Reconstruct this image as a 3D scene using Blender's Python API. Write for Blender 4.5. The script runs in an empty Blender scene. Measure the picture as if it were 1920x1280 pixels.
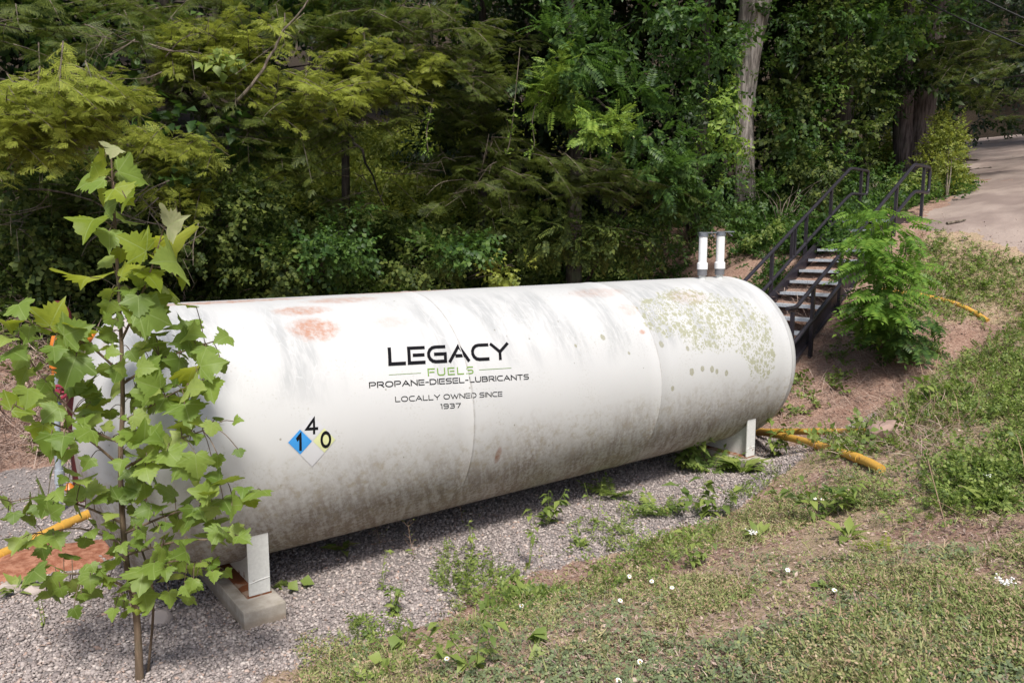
import bpy, math, random
import numpy as np
from mathutils import Vector, Matrix

# ------------------------------------------------------------------ camera, sky, sun, exposure
SC = bpy.context.scene
COL = SC.collection
YAW, PITCH, FPX = 0.6531, 0.1342, 1450.0
CAM = np.array([-1.7458, -6.3231, 2.754])
cd = bpy.data.cameras.new("camera"); cam = bpy.data.objects.new("camera", cd); COL.objects.link(cam)
cam.location = CAM; cam.rotation_euler = (math.pi/2 - PITCH, 0, -YAW)
cd.sensor_width = 36; cd.lens = FPX/1920*36; cd.clip_start = 0.1; cd.clip_end = 2000
SC.camera = cam
SUN = np.array([-0.26, -0.50, 0.82]); SUN /= np.linalg.norm(SUN)
W = bpy.data.worlds.new("World"); SC.world = W; W.use_nodes = True
sky = W.node_tree.nodes.new('ShaderNodeTexSky'); sky.sky_type = 'NISHITA'; sky.sun_disc = False
sky.sun_elevation = math.asin(SUN[2]); sky.sun_rotation = math.atan2(SUN[0], SUN[1])
sky.dust_density = 2.5
bg = W.node_tree.nodes['Background']; bg.inputs[1].default_value = 0.125
W.node_tree.links.new(sky.outputs[0], bg.inputs[0])
sd = bpy.data.lights.new("sun", 'SUN'); sun = bpy.data.objects.new("sun", sd); COL.objects.link(sun)
sd.energy = 4.2; sd.angle = math.radians(11); sd.color = (1, .96, .90)
sun.rotation_euler = Vector(SUN).to_track_quat('Z', 'Y').to_euler(); sun.location = (0, 0, 30)
SC.view_settings.view_transform = 'Standard'; SC.view_settings.look = 'None'
SC.view_settings.exposure = 0.28; SC.view_settings.gamma = 1
SC.render.engine = 'CYCLES'
SC.cycles.max_bounces = 6; SC.cycles.transparent_max_bounces = 4; SC.cycles.use_denoising = True

rng = np.random.default_rng(7); random.seed(7)
F = np.array([math.sin(YAW)*math.cos(PITCH), math.cos(YAW)*math.cos(PITCH), -math.sin(PITCH)])
RT = np.array([math.cos(YAW), -math.sin(YAW), 0.]); UP = np.cross(RT, F)
FH = np.array([math.sin(YAW), math.cos(YAW), 0.]); ZV = np.array([0, 0, 1.])
def ray(px, py): return F + RT*(px-960)/FPX - UP*(py-640)/FPX
def at(px, py, v):                       # point of the photograph at horizontal distance v ahead
    d = ray(px, py); return CAM + d*(v/(d@FH))
def nrm(a): return a/np.maximum(np.linalg.norm(a, axis=-1, keepdims=True), 1e-9)

# ------------------------------------------------------------------ numeric noise and the lie of the land
def hsh(ix, iy, s):
    n = (ix.astype(np.int64)*374761393 + iy.astype(np.int64)*668265263 + s*974634777) & 0xffffffff
    n = ((n ^ (n >> 13))*1274126177) & 0xffffffff
    return ((n ^ (n >> 16)) & 0xffff)/65535.
def noise(x, y, s=0):
    x = np.asarray(x, float); y = np.asarray(y, float)
    ix, iy = np.floor(x), np.floor(y); fx, fy = x-ix, y-iy
    fx = fx*fx*(3-2*fx); fy = fy*fy*(3-2*fy)
    a, b, c, d = hsh(ix, iy, s), hsh(ix+1, iy, s), hsh(ix, iy+1, s), hsh(ix+1, iy+1, s)
    return (a*(1-fx)+b*fx)*(1-fy) + (c*(1-fx)+d*fx)*fy
def fbm(x, y, s=0): return (noise(x, y, s)*.55 + noise(x*2.1+7, y*2.1, s+1)*.28 + noise(x*4.3, y*4.3+3, s+2)*.17)
def smax(a, b, k=.35):
    h = np.clip(.5+.5*(a-b)/k, 0, 1); return b*(1-h)+a*h + k*h*(1-h)
def sstep(a, b, x):
    t = np.clip((x-a)/(b-a), 0, 1); return t*t*(3-2*t)
def land(x, y):
    x = np.asarray(x, float); y = np.asarray(y, float)
    h = y - 4.6
    A = np.where(h < 5, .5*h, 2.5+.31*(h-5)) - .0
    xf = 7.7 + .45*np.clip(1.5-y, 0, 4)
    g = x-xf
    top = 3.02 + .16*np.clip(x-13.8, 0, 34) - .12*np.clip(x-47.8, 0, 200)
    B = np.minimum(.52*g, 0*x+99)
    B = -smax(-B, -top, .25)
    D = .27*(-1.75-y) + .21*np.clip(x-4.2, 0, 30)*sstep(.2, -1.9, y)
    D = np.minimum(D, top + .0)
    z = smax(smax(A*np.ones_like(x), B), smax(D, np.full_like(x*1.0, -.12), .25), .3)
    z = smax(z, np.zeros_like(z), .12) - .03
    z = smax(z, 6.0+.55*(x+.6*y-64), 1.0) - .0
    bump = (fbm(x*.9, y*.9, 3)-.5)*.22 + (fbm(x*3, y*3, 9)-.5)*.07
    return z + bump*sstep(.0, .5, z)*sstep(60, 20, np.hypot(x, y))
def land1(x, y): return float(land(np.array([x]), np.array([y]))[0])
def ground_at(px, py, vmin=2.0, vmax=90):   # where a line of sight meets the ground
    d = ray(px, py); d = d/(d@FH); vs = np.arange(vmin, vmax, .04)
    P = CAM[None]+d[None]*vs[:, None]; b = np.nonzero(P[:, 2] < land(P[:, 0], P[:, 1]))[0]
    return P[b[0]] if len(b) else P[-1]
def road_mask(x, y):                        # the lane at the top of the bank
    e = 1.1 + .35*(x-14.5) + .1*np.clip(x-24, 0, 99)   # its left edge
    wob = (noise(x*.7, y*.7, 21)-.5)*.5
    return sstep(.0, .5, e-y+wob)*sstep(0, .5, y-(e-7.2)+wob)*sstep(13.6, 14.3, x + wob)
def gravel_mask(x, y):
    w = (fbm(x*1.3, y*1.3, 31)-.5)*1.3
    return sstep(-1.9, -1.5, y+w*.5)*sstep(4.7, 4.0, y+w)*sstep(7.9, 7.2, x+w*1.2+.35*np.clip(y, 0, 9))

# ------------------------------------------------------------------ mesh and tag helpers
def mesh_np(name, V, Fc, mat, parent=None, uv=None, smooth=False):
    V = np.asarray(V, np.float32); Fc = np.asarray(Fc, np.int32); k = Fc.shape[1]
    me = bpy.data.meshes.new(name)
    me.vertices.add(len(V)); me.vertices.foreach_set('co', V.ravel())
    me.loops.add(Fc.size); me.loops.foreach_set('vertex_index', Fc.ravel())
    me.polygons.add(len(Fc)); me.polygons.foreach_set('loop_start', np.arange(0, Fc.size, k, dtype=np.int32))
    if smooth: me.polygons.foreach_set('use_smooth', np.ones(len(Fc), bool))
    if uv is not None:
        l = me.uv_layers.new(name='UVMap'); l.data.foreach_set('uv', np.asarray(uv, np.float32)[Fc.ravel()].ravel())
    me.update(calc_edges=True); me.validate()
    for m in (mat if isinstance(mat, list) else [mat]): me.materials.append(m)
    o = bpy.data.objects.new(name, me); COL.objects.link(o)
    if parent is not None: o.parent = parent; o.matrix_parent_inverse = Matrix.Translation(-Vector(parent.location)) if parent.type == 'EMPTY' else Matrix()
    return o
def tag(o, label=None, cat=None, group=None, kind=None):
    if label: o['label'] = label
    if cat: o['category'] = cat
    if group: o['group'] = group
    if kind: o['kind'] = kind
    return o
def thing(name, loc, label, cat, group=None):
    o = bpy.data.objects.new(name, None); COL.objects.link(o); o.location = Vector(loc); o.empty_display_size = .2
    return tag(o, label, cat, group)
class MB:                                    # collects shapes (quads and triangles) into one mesh
    def __init__(s): s.v = []; s.f = []; s.n = 0
    def add(s, V, Fc):
        s.v.append(np.asarray(V, float)); s.f += [tuple(int(i)+s.n for i in q) for q in Fc]; s.n += len(V); return s
    def box(s, c, ex, ey, ez, bev=0.0):      # centre and three half-axes
        c, ex, ey, ez = map(lambda a: np.array(a, float), (c, ex, ey, ez))
        if bev <= 0:
            V = [c+i*ex+j*ey+k*ez for i in (-1, 1) for j in (-1, 1) for k in (-1, 1)]
            return s.add(V, [(0, 1, 3, 2), (4, 6, 7, 5), (0, 4, 5, 1), (2, 3, 7, 6), (0, 2, 6, 4), (1, 5, 7, 3)])
        bm = __import__('bmesh').new()
        M = Matrix(((ex[0], ey[0], ez[0], c[0]), (ex[1], ey[1], ez[1], c[1]), (ex[2], ey[2], ez[2], c[2]), (0, 0, 0, 1)))
        B = __import__('bmesh').ops
        B.create_cube(bm, size=2, matrix=M)
        B.bevel(bm, geom=list(bm.edges), offset=bev, segments=2, affect='EDGES', profile=.6)
        bm.verts.index_update()
        s.add([v.co[:] for v in bm.verts], [[v.index for v in f.verts] for f in bm.faces]); bm.free(); return s
    def tube(s, P, r, n=10, cap=True):
        P = np.array(P, float); r = np.broadcast_to(np.array(r, float), (len(P),))
        T = np.gradient(P, axis=0); T = nrm(T)
        ref = np.array([0, 0, 1.]) if abs(T[0, 2]) < .9 else np.array([1., 0, 0])
        u = np.cross(T[0], ref); u /= np.linalg.norm(u); V = []
        for i in range(len(P)):
            u = u - T[i]*(u@T[i]); u /= np.linalg.norm(u); w = np.cross(T[i], u)
            a = np.linspace(0, 2*np.pi, n, endpoint=False)
            V.append(P[i]+r[i]*(np.cos(a)[:, None]*u+np.sin(a)[:, None]*w))
        Fc = [(i*n+j, i*n+(j+1) % n, (i+1)*n+(j+1) % n, (i+1)*n+j) for i in range(len(P)-1) for j in range(n)]
        if cap: Fc += [tuple(range(n-1, -1, -1)), tuple(range((len(P)-1)*n, len(P)*n))]
        return s.add(np.concatenate(V), Fc)
    def build(s, name, mat, parent=None, smooth=False):
        me = bpy.data.meshes.new(name); me.from_pydata([tuple(p) for p in np.concatenate(s.v)], [], s.f); me.update()
        if smooth:
            me.polygons.foreach_set('use_smooth', np.ones(len(me.polygons), bool))
            try: me.set_sharp_from_angle(angle=math.radians(40))
            except Exception: pass
        me.materials.append(mat); o = bpy.data.objects.new(name, me); COL.objects.link(o)
        if parent is not None: o.parent = parent; o.matrix_parent_inverse = Matrix.Translation(-Vector(parent.location)) if parent.type == 'EMPTY' else Matrix()
        return o
def smooth_path(P, n=4):
    P = np.array(P, float); out = []
    Q = np.concatenate([[2*P[0]-P[1]], P, [2*P[-1]-P[-2]]])
    for i in range(1, len(Q)-2):
        for t in np.arange(n)/n:
            a, b, c, d = Q[i-1:i+3]
            out.append(.5*((2*b)+(-a+c)*t+(2*a-5*b+4*c-d)*t*t+(-a+3*b-3*c+d)*t**3))
    return np.array(out+[P[-1]])
def fillet(P, r, n=5):                       # polyline with rounded corners
    P = np.array(P, float); out = [P[0]]
    for i in range(1, len(P)-1):
        a, b, c = P[i-1], P[i], P[i+1]; d1 = nrm(a-b); d2 = nrm(c-b)
        rr = min(r, .49*np.linalg.norm(a-b), .49*np.linalg.norm(c-b)); p, q = b+d1*rr, b+d2*rr
        for t in np.linspace(0, 1, n): out.append((1-t)**2*p+2*t*(1-t)*b+t*t*q)
    return np.array(out+[P[-1]])

# ------------------------------------------------------------------ materials
class NT:
    def __init__(s, name):
        s.m = bpy.data.materials.new(name); s.m.use_nodes = True; s.t = s.m.node_tree; s.t.nodes.clear()
        s.out = s.t.nodes.new('ShaderNodeOutputMaterial')
    def n(s, kind, **kw):
        nd = s.t.nodes.new(kind)
        for k, v in kw.items():
            if k.startswith('_'): setattr(nd, k[1:], v)
            else:
                key = int(k[1:]) if k[0] == 'i' and k[1:].isdigit() else k.replace('__', ' ')
                s.put(nd.inputs[key], v)
        return nd
    def put(s, sock, v):
        if isinstance(v, bpy.types.NodeSocket): s.t.links.new(v, sock)
        elif isinstance(v, bpy.types.Node): s.t.links.new(v.outputs[0], sock)
        else:
            if isinstance(v, tuple) and len(v) == 3 and sock.type == 'RGBA': v = (*v, 1)
            sock.default_value = v
    def math(s, op, a, b=0.0, clamp=False):
        nd = s.t.nodes.new('ShaderNodeMath'); nd.operation = op; nd.use_clamp = clamp
        s.put(nd.inputs[0], a); s.put(nd.inputs[1], b); return nd.outputs[0]
    def step(s, x, a, b):
        nd = s.t.nodes.new('ShaderNodeMapRange'); nd.interpolation_type = 'SMOOTHSTEP'
        s.put(nd.inputs[0], x); nd.inputs[1].default_value = a; nd.inputs[2].default_value = b; return nd.outputs[0]
    def mix(s, fac, a, b):
        nd = s.t.nodes.new('ShaderNodeMix'); nd.data_type = 'RGBA'
        s.put(nd.inputs[0], fac); s.put(nd.inputs[6], a); s.put(nd.inputs[7], b); return nd.outputs[2]
    def noise(s, vec=None, scale=5., detail=4., rough=.55, out=0):
        nd = s.t.nodes.new('ShaderNodeTexNoise'); nd.inputs['Scale'].default_value = scale
        nd.inputs['Detail'].default_value = detail; nd.inputs['Roughness'].default_value = rough
        if vec is not None: s.put(nd.inputs['Vector'], vec)
        return nd.outputs[out]
    def ramp(s, x, stops):
        nd = s.t.nodes.new('ShaderNodeValToRGB'); e = nd.color_ramp.elements
        while len(e) < len(stops): e.new(.5)
        for k, (p, c) in enumerate(stops): e[k].position = p; e[k].color = (*c, 1)
        s.put(nd.inputs[0], x); return nd.outputs[0]
    def vec(s, x, y, z=0.0):
        nd = s.t.nodes.new('ShaderNodeCombineXYZ'); s.put(nd.inputs[0], x); s.put(nd.inputs[1], y); s.put(nd.inputs[2], z); return nd.outputs[0]
    def pos(s): return s.t.nodes.new('ShaderNodeNewGeometry').outputs['Position']
    def obj(s): return s.t.nodes.new('ShaderNodeTexCoord').outputs['Object']
    def surf(s, col, rough=.6, metal=0., spec=.4, bump=None, strength=.3, dist=.01):
        b = s.n('ShaderNodeBsdfPrincipled'); s.put(b.inputs['Base Color'], col); s.put(b.inputs['Roughness'], rough)
        b.inputs['Metallic'].default_value = metal; b.inputs['Specular IOR Level'].default_value = spec
        if bump is not None:
            bp = s.n('ShaderNodeBump'); bp.inputs['Strength'].default_value = strength; bp.inputs['Distance'].default_value = dist
            s.put(bp.inputs['Height'], bump); s.put(b.inputs['Normal'], bp.outputs[0])
        s.t.links.new(b.outputs[0], s.out.inputs[0]); return s.m
def leaf_mat(name, stops, trans=.3, tcol=(.35, .5, .06), rough=.5, spec=.3, veins=False):
    t = NT(name); r = t.n('ShaderNodeNewGeometry').outputs['Random Per Island']
    c = t.ramp(r, stops)
    big = t.noise(t.pos(), .8, 2); c = t.mix(t.math('MULTIPLY', t.step(big, .45, .75), .25), c, stops[-1][1])
    if veins:
        uv = t.n('ShaderNodeUVMap', _uv_map='UVMap'); sp = t.n('ShaderNodeSeparateXYZ', i0=uv.outputs[0])
        w = t.n('ShaderNodeTexWave', _wave_type='BANDS'); 
        ang = t.math('ARCTAN2', sp.outputs[0], sp.outputs[1]); aa = t.math('ABSOLUTE', ang)
        rad = t.math('SQRT', t.math('ADD', t.math('POWER', sp.outputs[0], 2.), t.math('POWER', sp.outputs[1], 2.)))
        vm = None
        for a0 in (0., 1.1, 1.68):
            d = t.math('MULTIPLY', t.math('ABSOLUTE', t.math('SUBTRACT', aa, a0)), rad)
            k = t.math('SUBTRACT', 1., t.step(d, .006, .022)); vm = k if vm is None else t.math('MAXIMUM', vm, k)
        t.t.nodes.remove(w)
        mott = t.noise(uv.outputs[0], 6., 3)
        c = t.mix(t.math('MULTIPLY', t.step(mott, .4, .75), .3), c, (.10, .17, .03))
        brown = t.step(t.noise(t.pos(), 9., 3), .70, .78); c = t.mix(t.math('MULTIPLY', brown, .5), c, (.25, .17, .07))
        c = t.mix(t.math('MULTIPLY', vm, .55), c, (.33, .42, .16))
    p = t.n('ShaderNodeBsdfPrincipled'); t.put(p.inputs['Base Color'], c); p.inputs['Roughness'].default_value = rough
    p.inputs['Specular IOR Level'].default_value = spec
    tr = t.n('ShaderNodeBsdfTranslucent'); t.put(tr.inputs[0], t.mix(.55, c, tcol))
    mx = t.n('ShaderNodeMixShader', i0=trans); t.t.links.new(p.outputs[0], mx.inputs[1]); t.t.links.new(tr.outputs[0], mx.inputs[2])
    t.t.links.new(mx.outputs[0], t.out.inputs[0]); return t.m
M = {}
M['hemlock'] = leaf_mat('hemlock_needles', [(0, (.03, .05, .013)), (.5, (.075, .105, .022)), (1, (.16, .19, .038))], .3, (.3, .38, .05))  # dark copy; shade inside the wood is put into the colour
M['hemlock_sunlit'] = leaf_mat('hemlock_sunlit_needles', [(0, (.15, .20, .03)), (.5, (.29, .34, .05)), (1, (.44, .46, .085))], .38, (.4, .45, .06))  # lit copy of the hemlock needles, with sunlight put into the colour
M['broad'] = leaf_mat('broad_leaves', [(0, (.018, .045, .012)), (.5, (.042, .09, .02)), (1, (.10, .165, .034))], .3, (.2, .4, .05))
M['vine'] = leaf_mat('vine_leaves', [(0, (.08, .145, .022)), (.5, (.15, .24, .035)), (1, (.26, .35, .06))], .35, (.35, .5, .06))
M['ivy'] = leaf_mat('ivy_leaves', [(0, (.02, .036, .010)), (.5, (.05, .076, .016)), (1, (.13, .155, .034))], .22, (.2, .35, .05), .6, .2)
M['locust'] = leaf_mat('locust_leaflets', [(0, (.07, .145, .02)), (.5, (.095, .185, .026)), (1, (.18, .285, .042))], .35, (.3, .55, .05))
M['far'] = leaf_mat('far_leaves', [(0, (.008, .018, .006)), (.6, (.018, .034, .009)), (1, (.05, .078, .019))], .15, (.15, .3, .04))  # kept near black so the wood's inner shade is in the colour
M['bush'] = leaf_mat('bush_leaves', [(0, (.09, .13, .022)), (.5, (.17, .21, .035)), (1, (.28, .30, .06))], .35, (.45, .5, .06))
M['sapling'] = leaf_mat('sycamore_leaves', [(0, (.09, .16, .028)), (.4, (.145, .23, .04)), (.8, (.21, .305, .055)), (1, (.31, .38, .10))], .45, (.46, .52, .04), .5, .35, True)
M['weed'] = leaf_mat('weed_leaves', [(0, (.085, .135, .035)), (.5, (.155, .215, .05)), (1, (.26, .31, .08))], .3, (.3, .5, .05))
M['grass'] = leaf_mat('turf_leaves', [(0, (.14, .19, .06)), (.35, (.22, .275, .09)), (.6, (.32, .34, .13)), (.76, (.40, .33, .19)), (.9, (.36, .21, .15)), (1, (.56, .43, .30))], .25, (.3, .4, .08), .6, .2)
def bark(name, a, b):
    t = NT(name); p = t.pos(); m = t.n('ShaderNodeMapping'); t.put(m.inputs[0], p); m.inputs[3].default_value = (14, 14, 1.6)
    n = t.noise(m.outputs[0], 1., 6, .65); f = t.noise(p, 3., 3)
    c = t.mix(t.step(n, .35, .68), a, b); c = t.mix(t.math('MULTIPLY', t.step(f, .5, .7), .4), c, (.10, .12, .07))
    return t.surf(c, .9, spec=.15, bump=n, strength=.9, dist=.04)
M['bark_grey'] = bark('grey_bark', (.12, .10, .09), (.46, .41, .375))
M['bark_dark'] = bark('dark_bark', (.022, .018, .016), (.075, .06, .052))
M['bark_purple'] = bark('purple_grey_bark', (.05, .038, .038), (.21, .165, .165))
M['twig'] = bark('twig_bark', (.09, .07, .055), (.23, .19, .15))
M['stem'] = bark('sapling_bark', (.09, .065, .045), (.22, .16, .11))
def plain(name, col, rough=.5, var=.25, scale=12., spec=.4, metal=0.):
    t = NT(name); n = t.noise(t.obj(), scale, 5)
    c = t.mix(t.step(n, .3, .75), tuple(x*(1-var) for x in col), col)
    return t.surf(c, rough, metal, spec, n, .12, .004)
def rusty(name, col, amount=.66, rough=.5):
    t = NT(name); p = t.obj(); n = t.noise(p, 7., 6, .65); f = t.noise(p, 40., 3)
    c = t.mix(t.step(f, .3, .8), tuple(x*.86 for x in col), col)
    c = t.mix(t.step(n, amount, amount+.06), c, (.19, .065, .025))
    return t.surf(c, rough, 0, .35, n, .2, .003)
M['white'] = rusty('chipped_white_paint', (.66, .66, .63), .62)
M['rust'] = rusty('flaking_rust', (.34, .24, .18), .45, .85)
M['pvc'] = plain('white_pvc', (.8, .8, .79), .35, .06)
M['coupling'] = plain('grey_coupling', (.16, .16, .17), .5)
M['cap_grey'] = plain('grey_cap_metal', (.22, .24, .27), .4, .3, 20, .5, .4)
M['black_steel'] = plain('black_painted_steel', (.028, .024, .032), .38, .3, 9, .5)
M['tread'] = plain('galvanised_tread', (.58, .61, .65), .5, .3, 30, .5, .3)
M['yellow'] = rusty('yellow_pipe_paint', (.58, .33, .06), .62, .55)
M['orange'] = plain('orange_fitting', (.65, .2, .03), .4)
M['maroon'] = plain('maroon_pipe', (.11, .022, .022), .45)
M['wheel_red'] = plain('red_handwheel', (.28, .03, .055), .4)
M['blue'] = plain('blue_valve', (.05, .18, .45), .4)
M['conduit'] = plain('grey_conduit', (.36, .40, .44), .45)
M['cable'] = plain('black_cable', (.02, .02, .022), .6)
M['letter_black'] = plain('black_lettering', (.010, .010, .012), .9, .1, 12, .05)
M['letter_green'] = plain('green_lettering', (.16, .28, .05), .9, .1, 12, .05)
M['sign_blue'] = plain('blue_decal', (.05, .27, .62), .7, .08, 12, .1)
M['sign_yellow'] = plain('faded_yellow_decal', (.58, .60, .32), .7, .08, 12, .1)
M['sign_white'] = plain('white_decal', (.53, .53, .54), .7, .03, 12, .1)
M['petal'] = plain('white_petals', (.85, .85, .82), .6, .05)
M['petal_eye'] = plain('yellow_flower_eye', (.75, .45, .03), .6, .1)
M['dead'] = plain('dead_stalk', (.36, .24, .16), .9, .4)
def stone_mat(name, stops, s=25):
    t = NT(name); r = t.n('ShaderNodeNewGeometry').outputs['Random Per Island']; n = t.noise(t.pos(), s, 4)
    c = t.mix(t.math('MULTIPLY', n, .5), t.ramp(r, stops), (.3, .27, .26))
    return t.surf(c, .85, 0, .25, n, .4, .01)
M['gravel'] = stone_mat('gravel_stones', [(0, (.19, .155, .145)), (.45, (.30, .252, .235)), (.8, (.41, .352, .325)), (.93, (.58, .51, .465)), (1, (.38, .24, .18))], 60)
M['rock_brown'] = stone_mat('brown_rock', [(0, (.30, .18, .13)), (1, (.33, .21, .16))], 9)
M['rock_pale'] = stone_mat('pale_rock', [(0, (.36, .30, .265)), (1, (.44, .37, .33))], 9)
M['litter'] = stone_mat('dry_litter', [(0, (.15, .09, .065)), (.4, (.28, .18, .135)), (.8, (.42, .30, .235)), (1, (.58, .45, .36))], 9)
t = NT('footing_concrete'); n = t.noise(t.obj(), 6., 7, .65); f = t.noise(t.obj(), 60., 3)
sepz = t.n('ShaderNodeSeparateXYZ', i0=t.pos()).outputs[2]
c = t.mix(t.step(n, .35, .7), (.30, .265, .22), (.45, .41, .36)); c = t.mix(t.math('MULTIPLY', t.step(sepz, .05, .0), .5), c, (.22, .16, .11))
M['concrete'] = t.surf(c, .9, 0, .2, f, .35, .006)

# ground: earth, gravel, turf and lane by world position (mask painted on the vertices)
def ground_material():
    t = NT('ground_earth'); p = t.pos(); a = t.n('ShaderNodeVertexColor', _layer_name='zone')
    s = t.n('ShaderNodeSeparateColor', i0=a.outputs[0])
    n1 = t.noise(p, 3., 6, .65); n2 = t.noise(p, 38., 5, .7); n3 = t.noise(p, 9., 4)
    m = t.n('ShaderNodeMapping'); t.put(m.inputs[0], p); m.inputs[3].default_value = (60, 22, 40); m.inputs[2].default_value = (0, 0, .8)
    fib = t.noise(m.outputs[0], 1., 4, .7)
    mulch = t.ramp(fib, [(.25, (.09, .052, .04)), (.48, (.27, .175, .135)), (.6, (.40, .28, .22)), (.8, (.56, .43, .35))])
    mulch = t.mix(t.math('MULTIPLY', t.step(n1, .4, .65), .5), mulch, (.24, .135, .10))
    vo = t.n('ShaderNodeTexVoronoi', Scale=34.); t.put(vo.inputs['Vector'], p)
    gr = t.mix(t.step(vo.outputs[0], .1, .5), (.33, .29, .275), (.17, .15, .145)); gr = t.mix(t.math('MULTIPLY', n2, .35), gr, (.42, .38, .36))
    turf = t.mix(t.step(n2, .35, .65), (.24, .20, .11), (.42, .30, .22)); turf = t.mix(t.step(n3, .52, .68), turf, mulch)
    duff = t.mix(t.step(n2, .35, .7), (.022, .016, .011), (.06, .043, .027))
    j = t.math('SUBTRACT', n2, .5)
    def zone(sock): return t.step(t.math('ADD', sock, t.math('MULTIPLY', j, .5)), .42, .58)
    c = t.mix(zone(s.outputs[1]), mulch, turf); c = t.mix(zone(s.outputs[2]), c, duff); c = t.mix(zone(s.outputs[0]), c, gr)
    h = t.math('ADD', fib, t.math('MULTIPLY', n2, .6))
    return t.surf(c, .95, 0, .15, h, .6, .03)
M['ground'] = ground_material()
t = NT('lane_gravel'); p = t.pos(); n1 = t.noise(p, .7, 5, .6); n2 = t.noise(p, 30., 4, .7)
c = t.mix(t.step(n1, .35, .65), (.215, .165, .145), (.33, .265, .23)); c = t.mix(t.math('MULTIPLY', t.step(n2, .45, .7), .5), c, (.22, .18, .165))
M['lane'] = t.surf(c, .95, 0, .15, n2, .3, .02)
t = NT('orange_clay'); n2 = t.noise(t.pos(), 14., 6, .7)
M['clay'] = t.surf(t.mix(t.step(n2, .35, .7), (.22, .085, .05), (.40, .20, .13)), .95, 0, .1, n2, .6, .03)

# ------------------------------------------------------------------ ground, lane
def grid_mesh(name, X, Y, Z, mat, colour=None):
    ny, nx = X.shape; V = np.stack([X, Y, Z], -1).reshape(-1, 3)
    i = (np.arange(ny-1)[:, None]*nx+np.arange(nx-1)[None]).ravel()
    Fc = np.stack([i, i+1, i+nx+1, i+nx], 1); o = mesh_np(name, V, Fc, mat, smooth=True)
    if colour is not None:
        at_ = o.data.color_attributes.new('zone', 'FLOAT_COLOR', 'POINT'); at_.data.foreach_set('color', colour.astype(np.float32).ravel())
    return o
def axis(lo, hi, a, b, fine, coarse):
    m = np.arange(a, b, fine); L = [a]; s = fine
    while L[-1] > lo: s = min(s*1.18, coarse); L.append(L[-1]-s)
    R_ = [m[-1]]; s = fine
    while R_[-1] < hi: s = min(s*1.18, coarse); R_.append(R_[-1]+s)
    return np.concatenate([L[:0:-1], m, R_[1:]])
gx = axis(-160, 260, -6, 17, .1, 6); gy = axis(-60, 260, -6.5, 9, .1, 6)
X, Y = np.meshgrid(gx, gy); Z = land(X, Y)
gm = gravel_mask(X, Y); tm = sstep(-1.3, -2.0, Y + (fbm(X, Y, 5)-.5))*1.0
tm = np.maximum(tm, sstep(9.5, 11.5, X+(fbm(X*.8, Y*.8, 8)-.5)*3)*sstep(1.0, .2, Y))
tm *= .25+.75*sstep(.42, .58, fbm(X*.9+3, Y*.9, 11)+.12)
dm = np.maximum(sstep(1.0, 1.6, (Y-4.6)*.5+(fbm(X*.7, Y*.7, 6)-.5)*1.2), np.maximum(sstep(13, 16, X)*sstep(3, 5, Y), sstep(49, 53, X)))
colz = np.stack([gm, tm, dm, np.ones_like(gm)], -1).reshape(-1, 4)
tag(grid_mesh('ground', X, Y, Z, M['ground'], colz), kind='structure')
lx = np.concatenate([np.arange(13.4, 30, .25), np.arange(30, 51, 1.)]); ly = np.linspace(-.45, 7.6, 54)
LX = np.repeat(lx[None], len(ly), 0); LY = (1.1+.35*(lx-14.5)+.1*np.clip(lx-24, 0, 99))[None]-ly[:, None]
ed = np.minimum(np.minimum((ly[:, None])/.5, (7.1-ly[:, None])/.5), ((LX-13.7)/.6)) + (noise(LX*1.5, LY*1.5, 55)-.5)*1.6
LZ = land(LX, LY)+np.clip(.03*ed, -.04, .035)
tag(grid_mesh('road', LX, LY, LZ, M['lane']), kind='structure')
# bare orange clay by the foot of the tank
u = np.linspace(0, 1, 14); aa = np.linspace(0, 2*np.pi, 40); c0 = ground_at(85, 1052)
rad = .40+.3*noise(np.cos(aa)*2+5, np.sin(aa)*2, 4)
CX = c0[0]+np.outer(u, rad*np.cos(aa)*1.2); CY = c0[1]+np.outer(u, rad*np.sin(aa)*.8); CZ = land(CX, CY)+(.07*(1-u**2))[:, None]*(.6+.7*noise(CX*5, CY*5, 2))-.012
tag(grid_mesh('clay_mound', CX, CY, CZ, M['clay']), 'bare orange clay mound on the gravel left of the sapling', 'soil mound')

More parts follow.
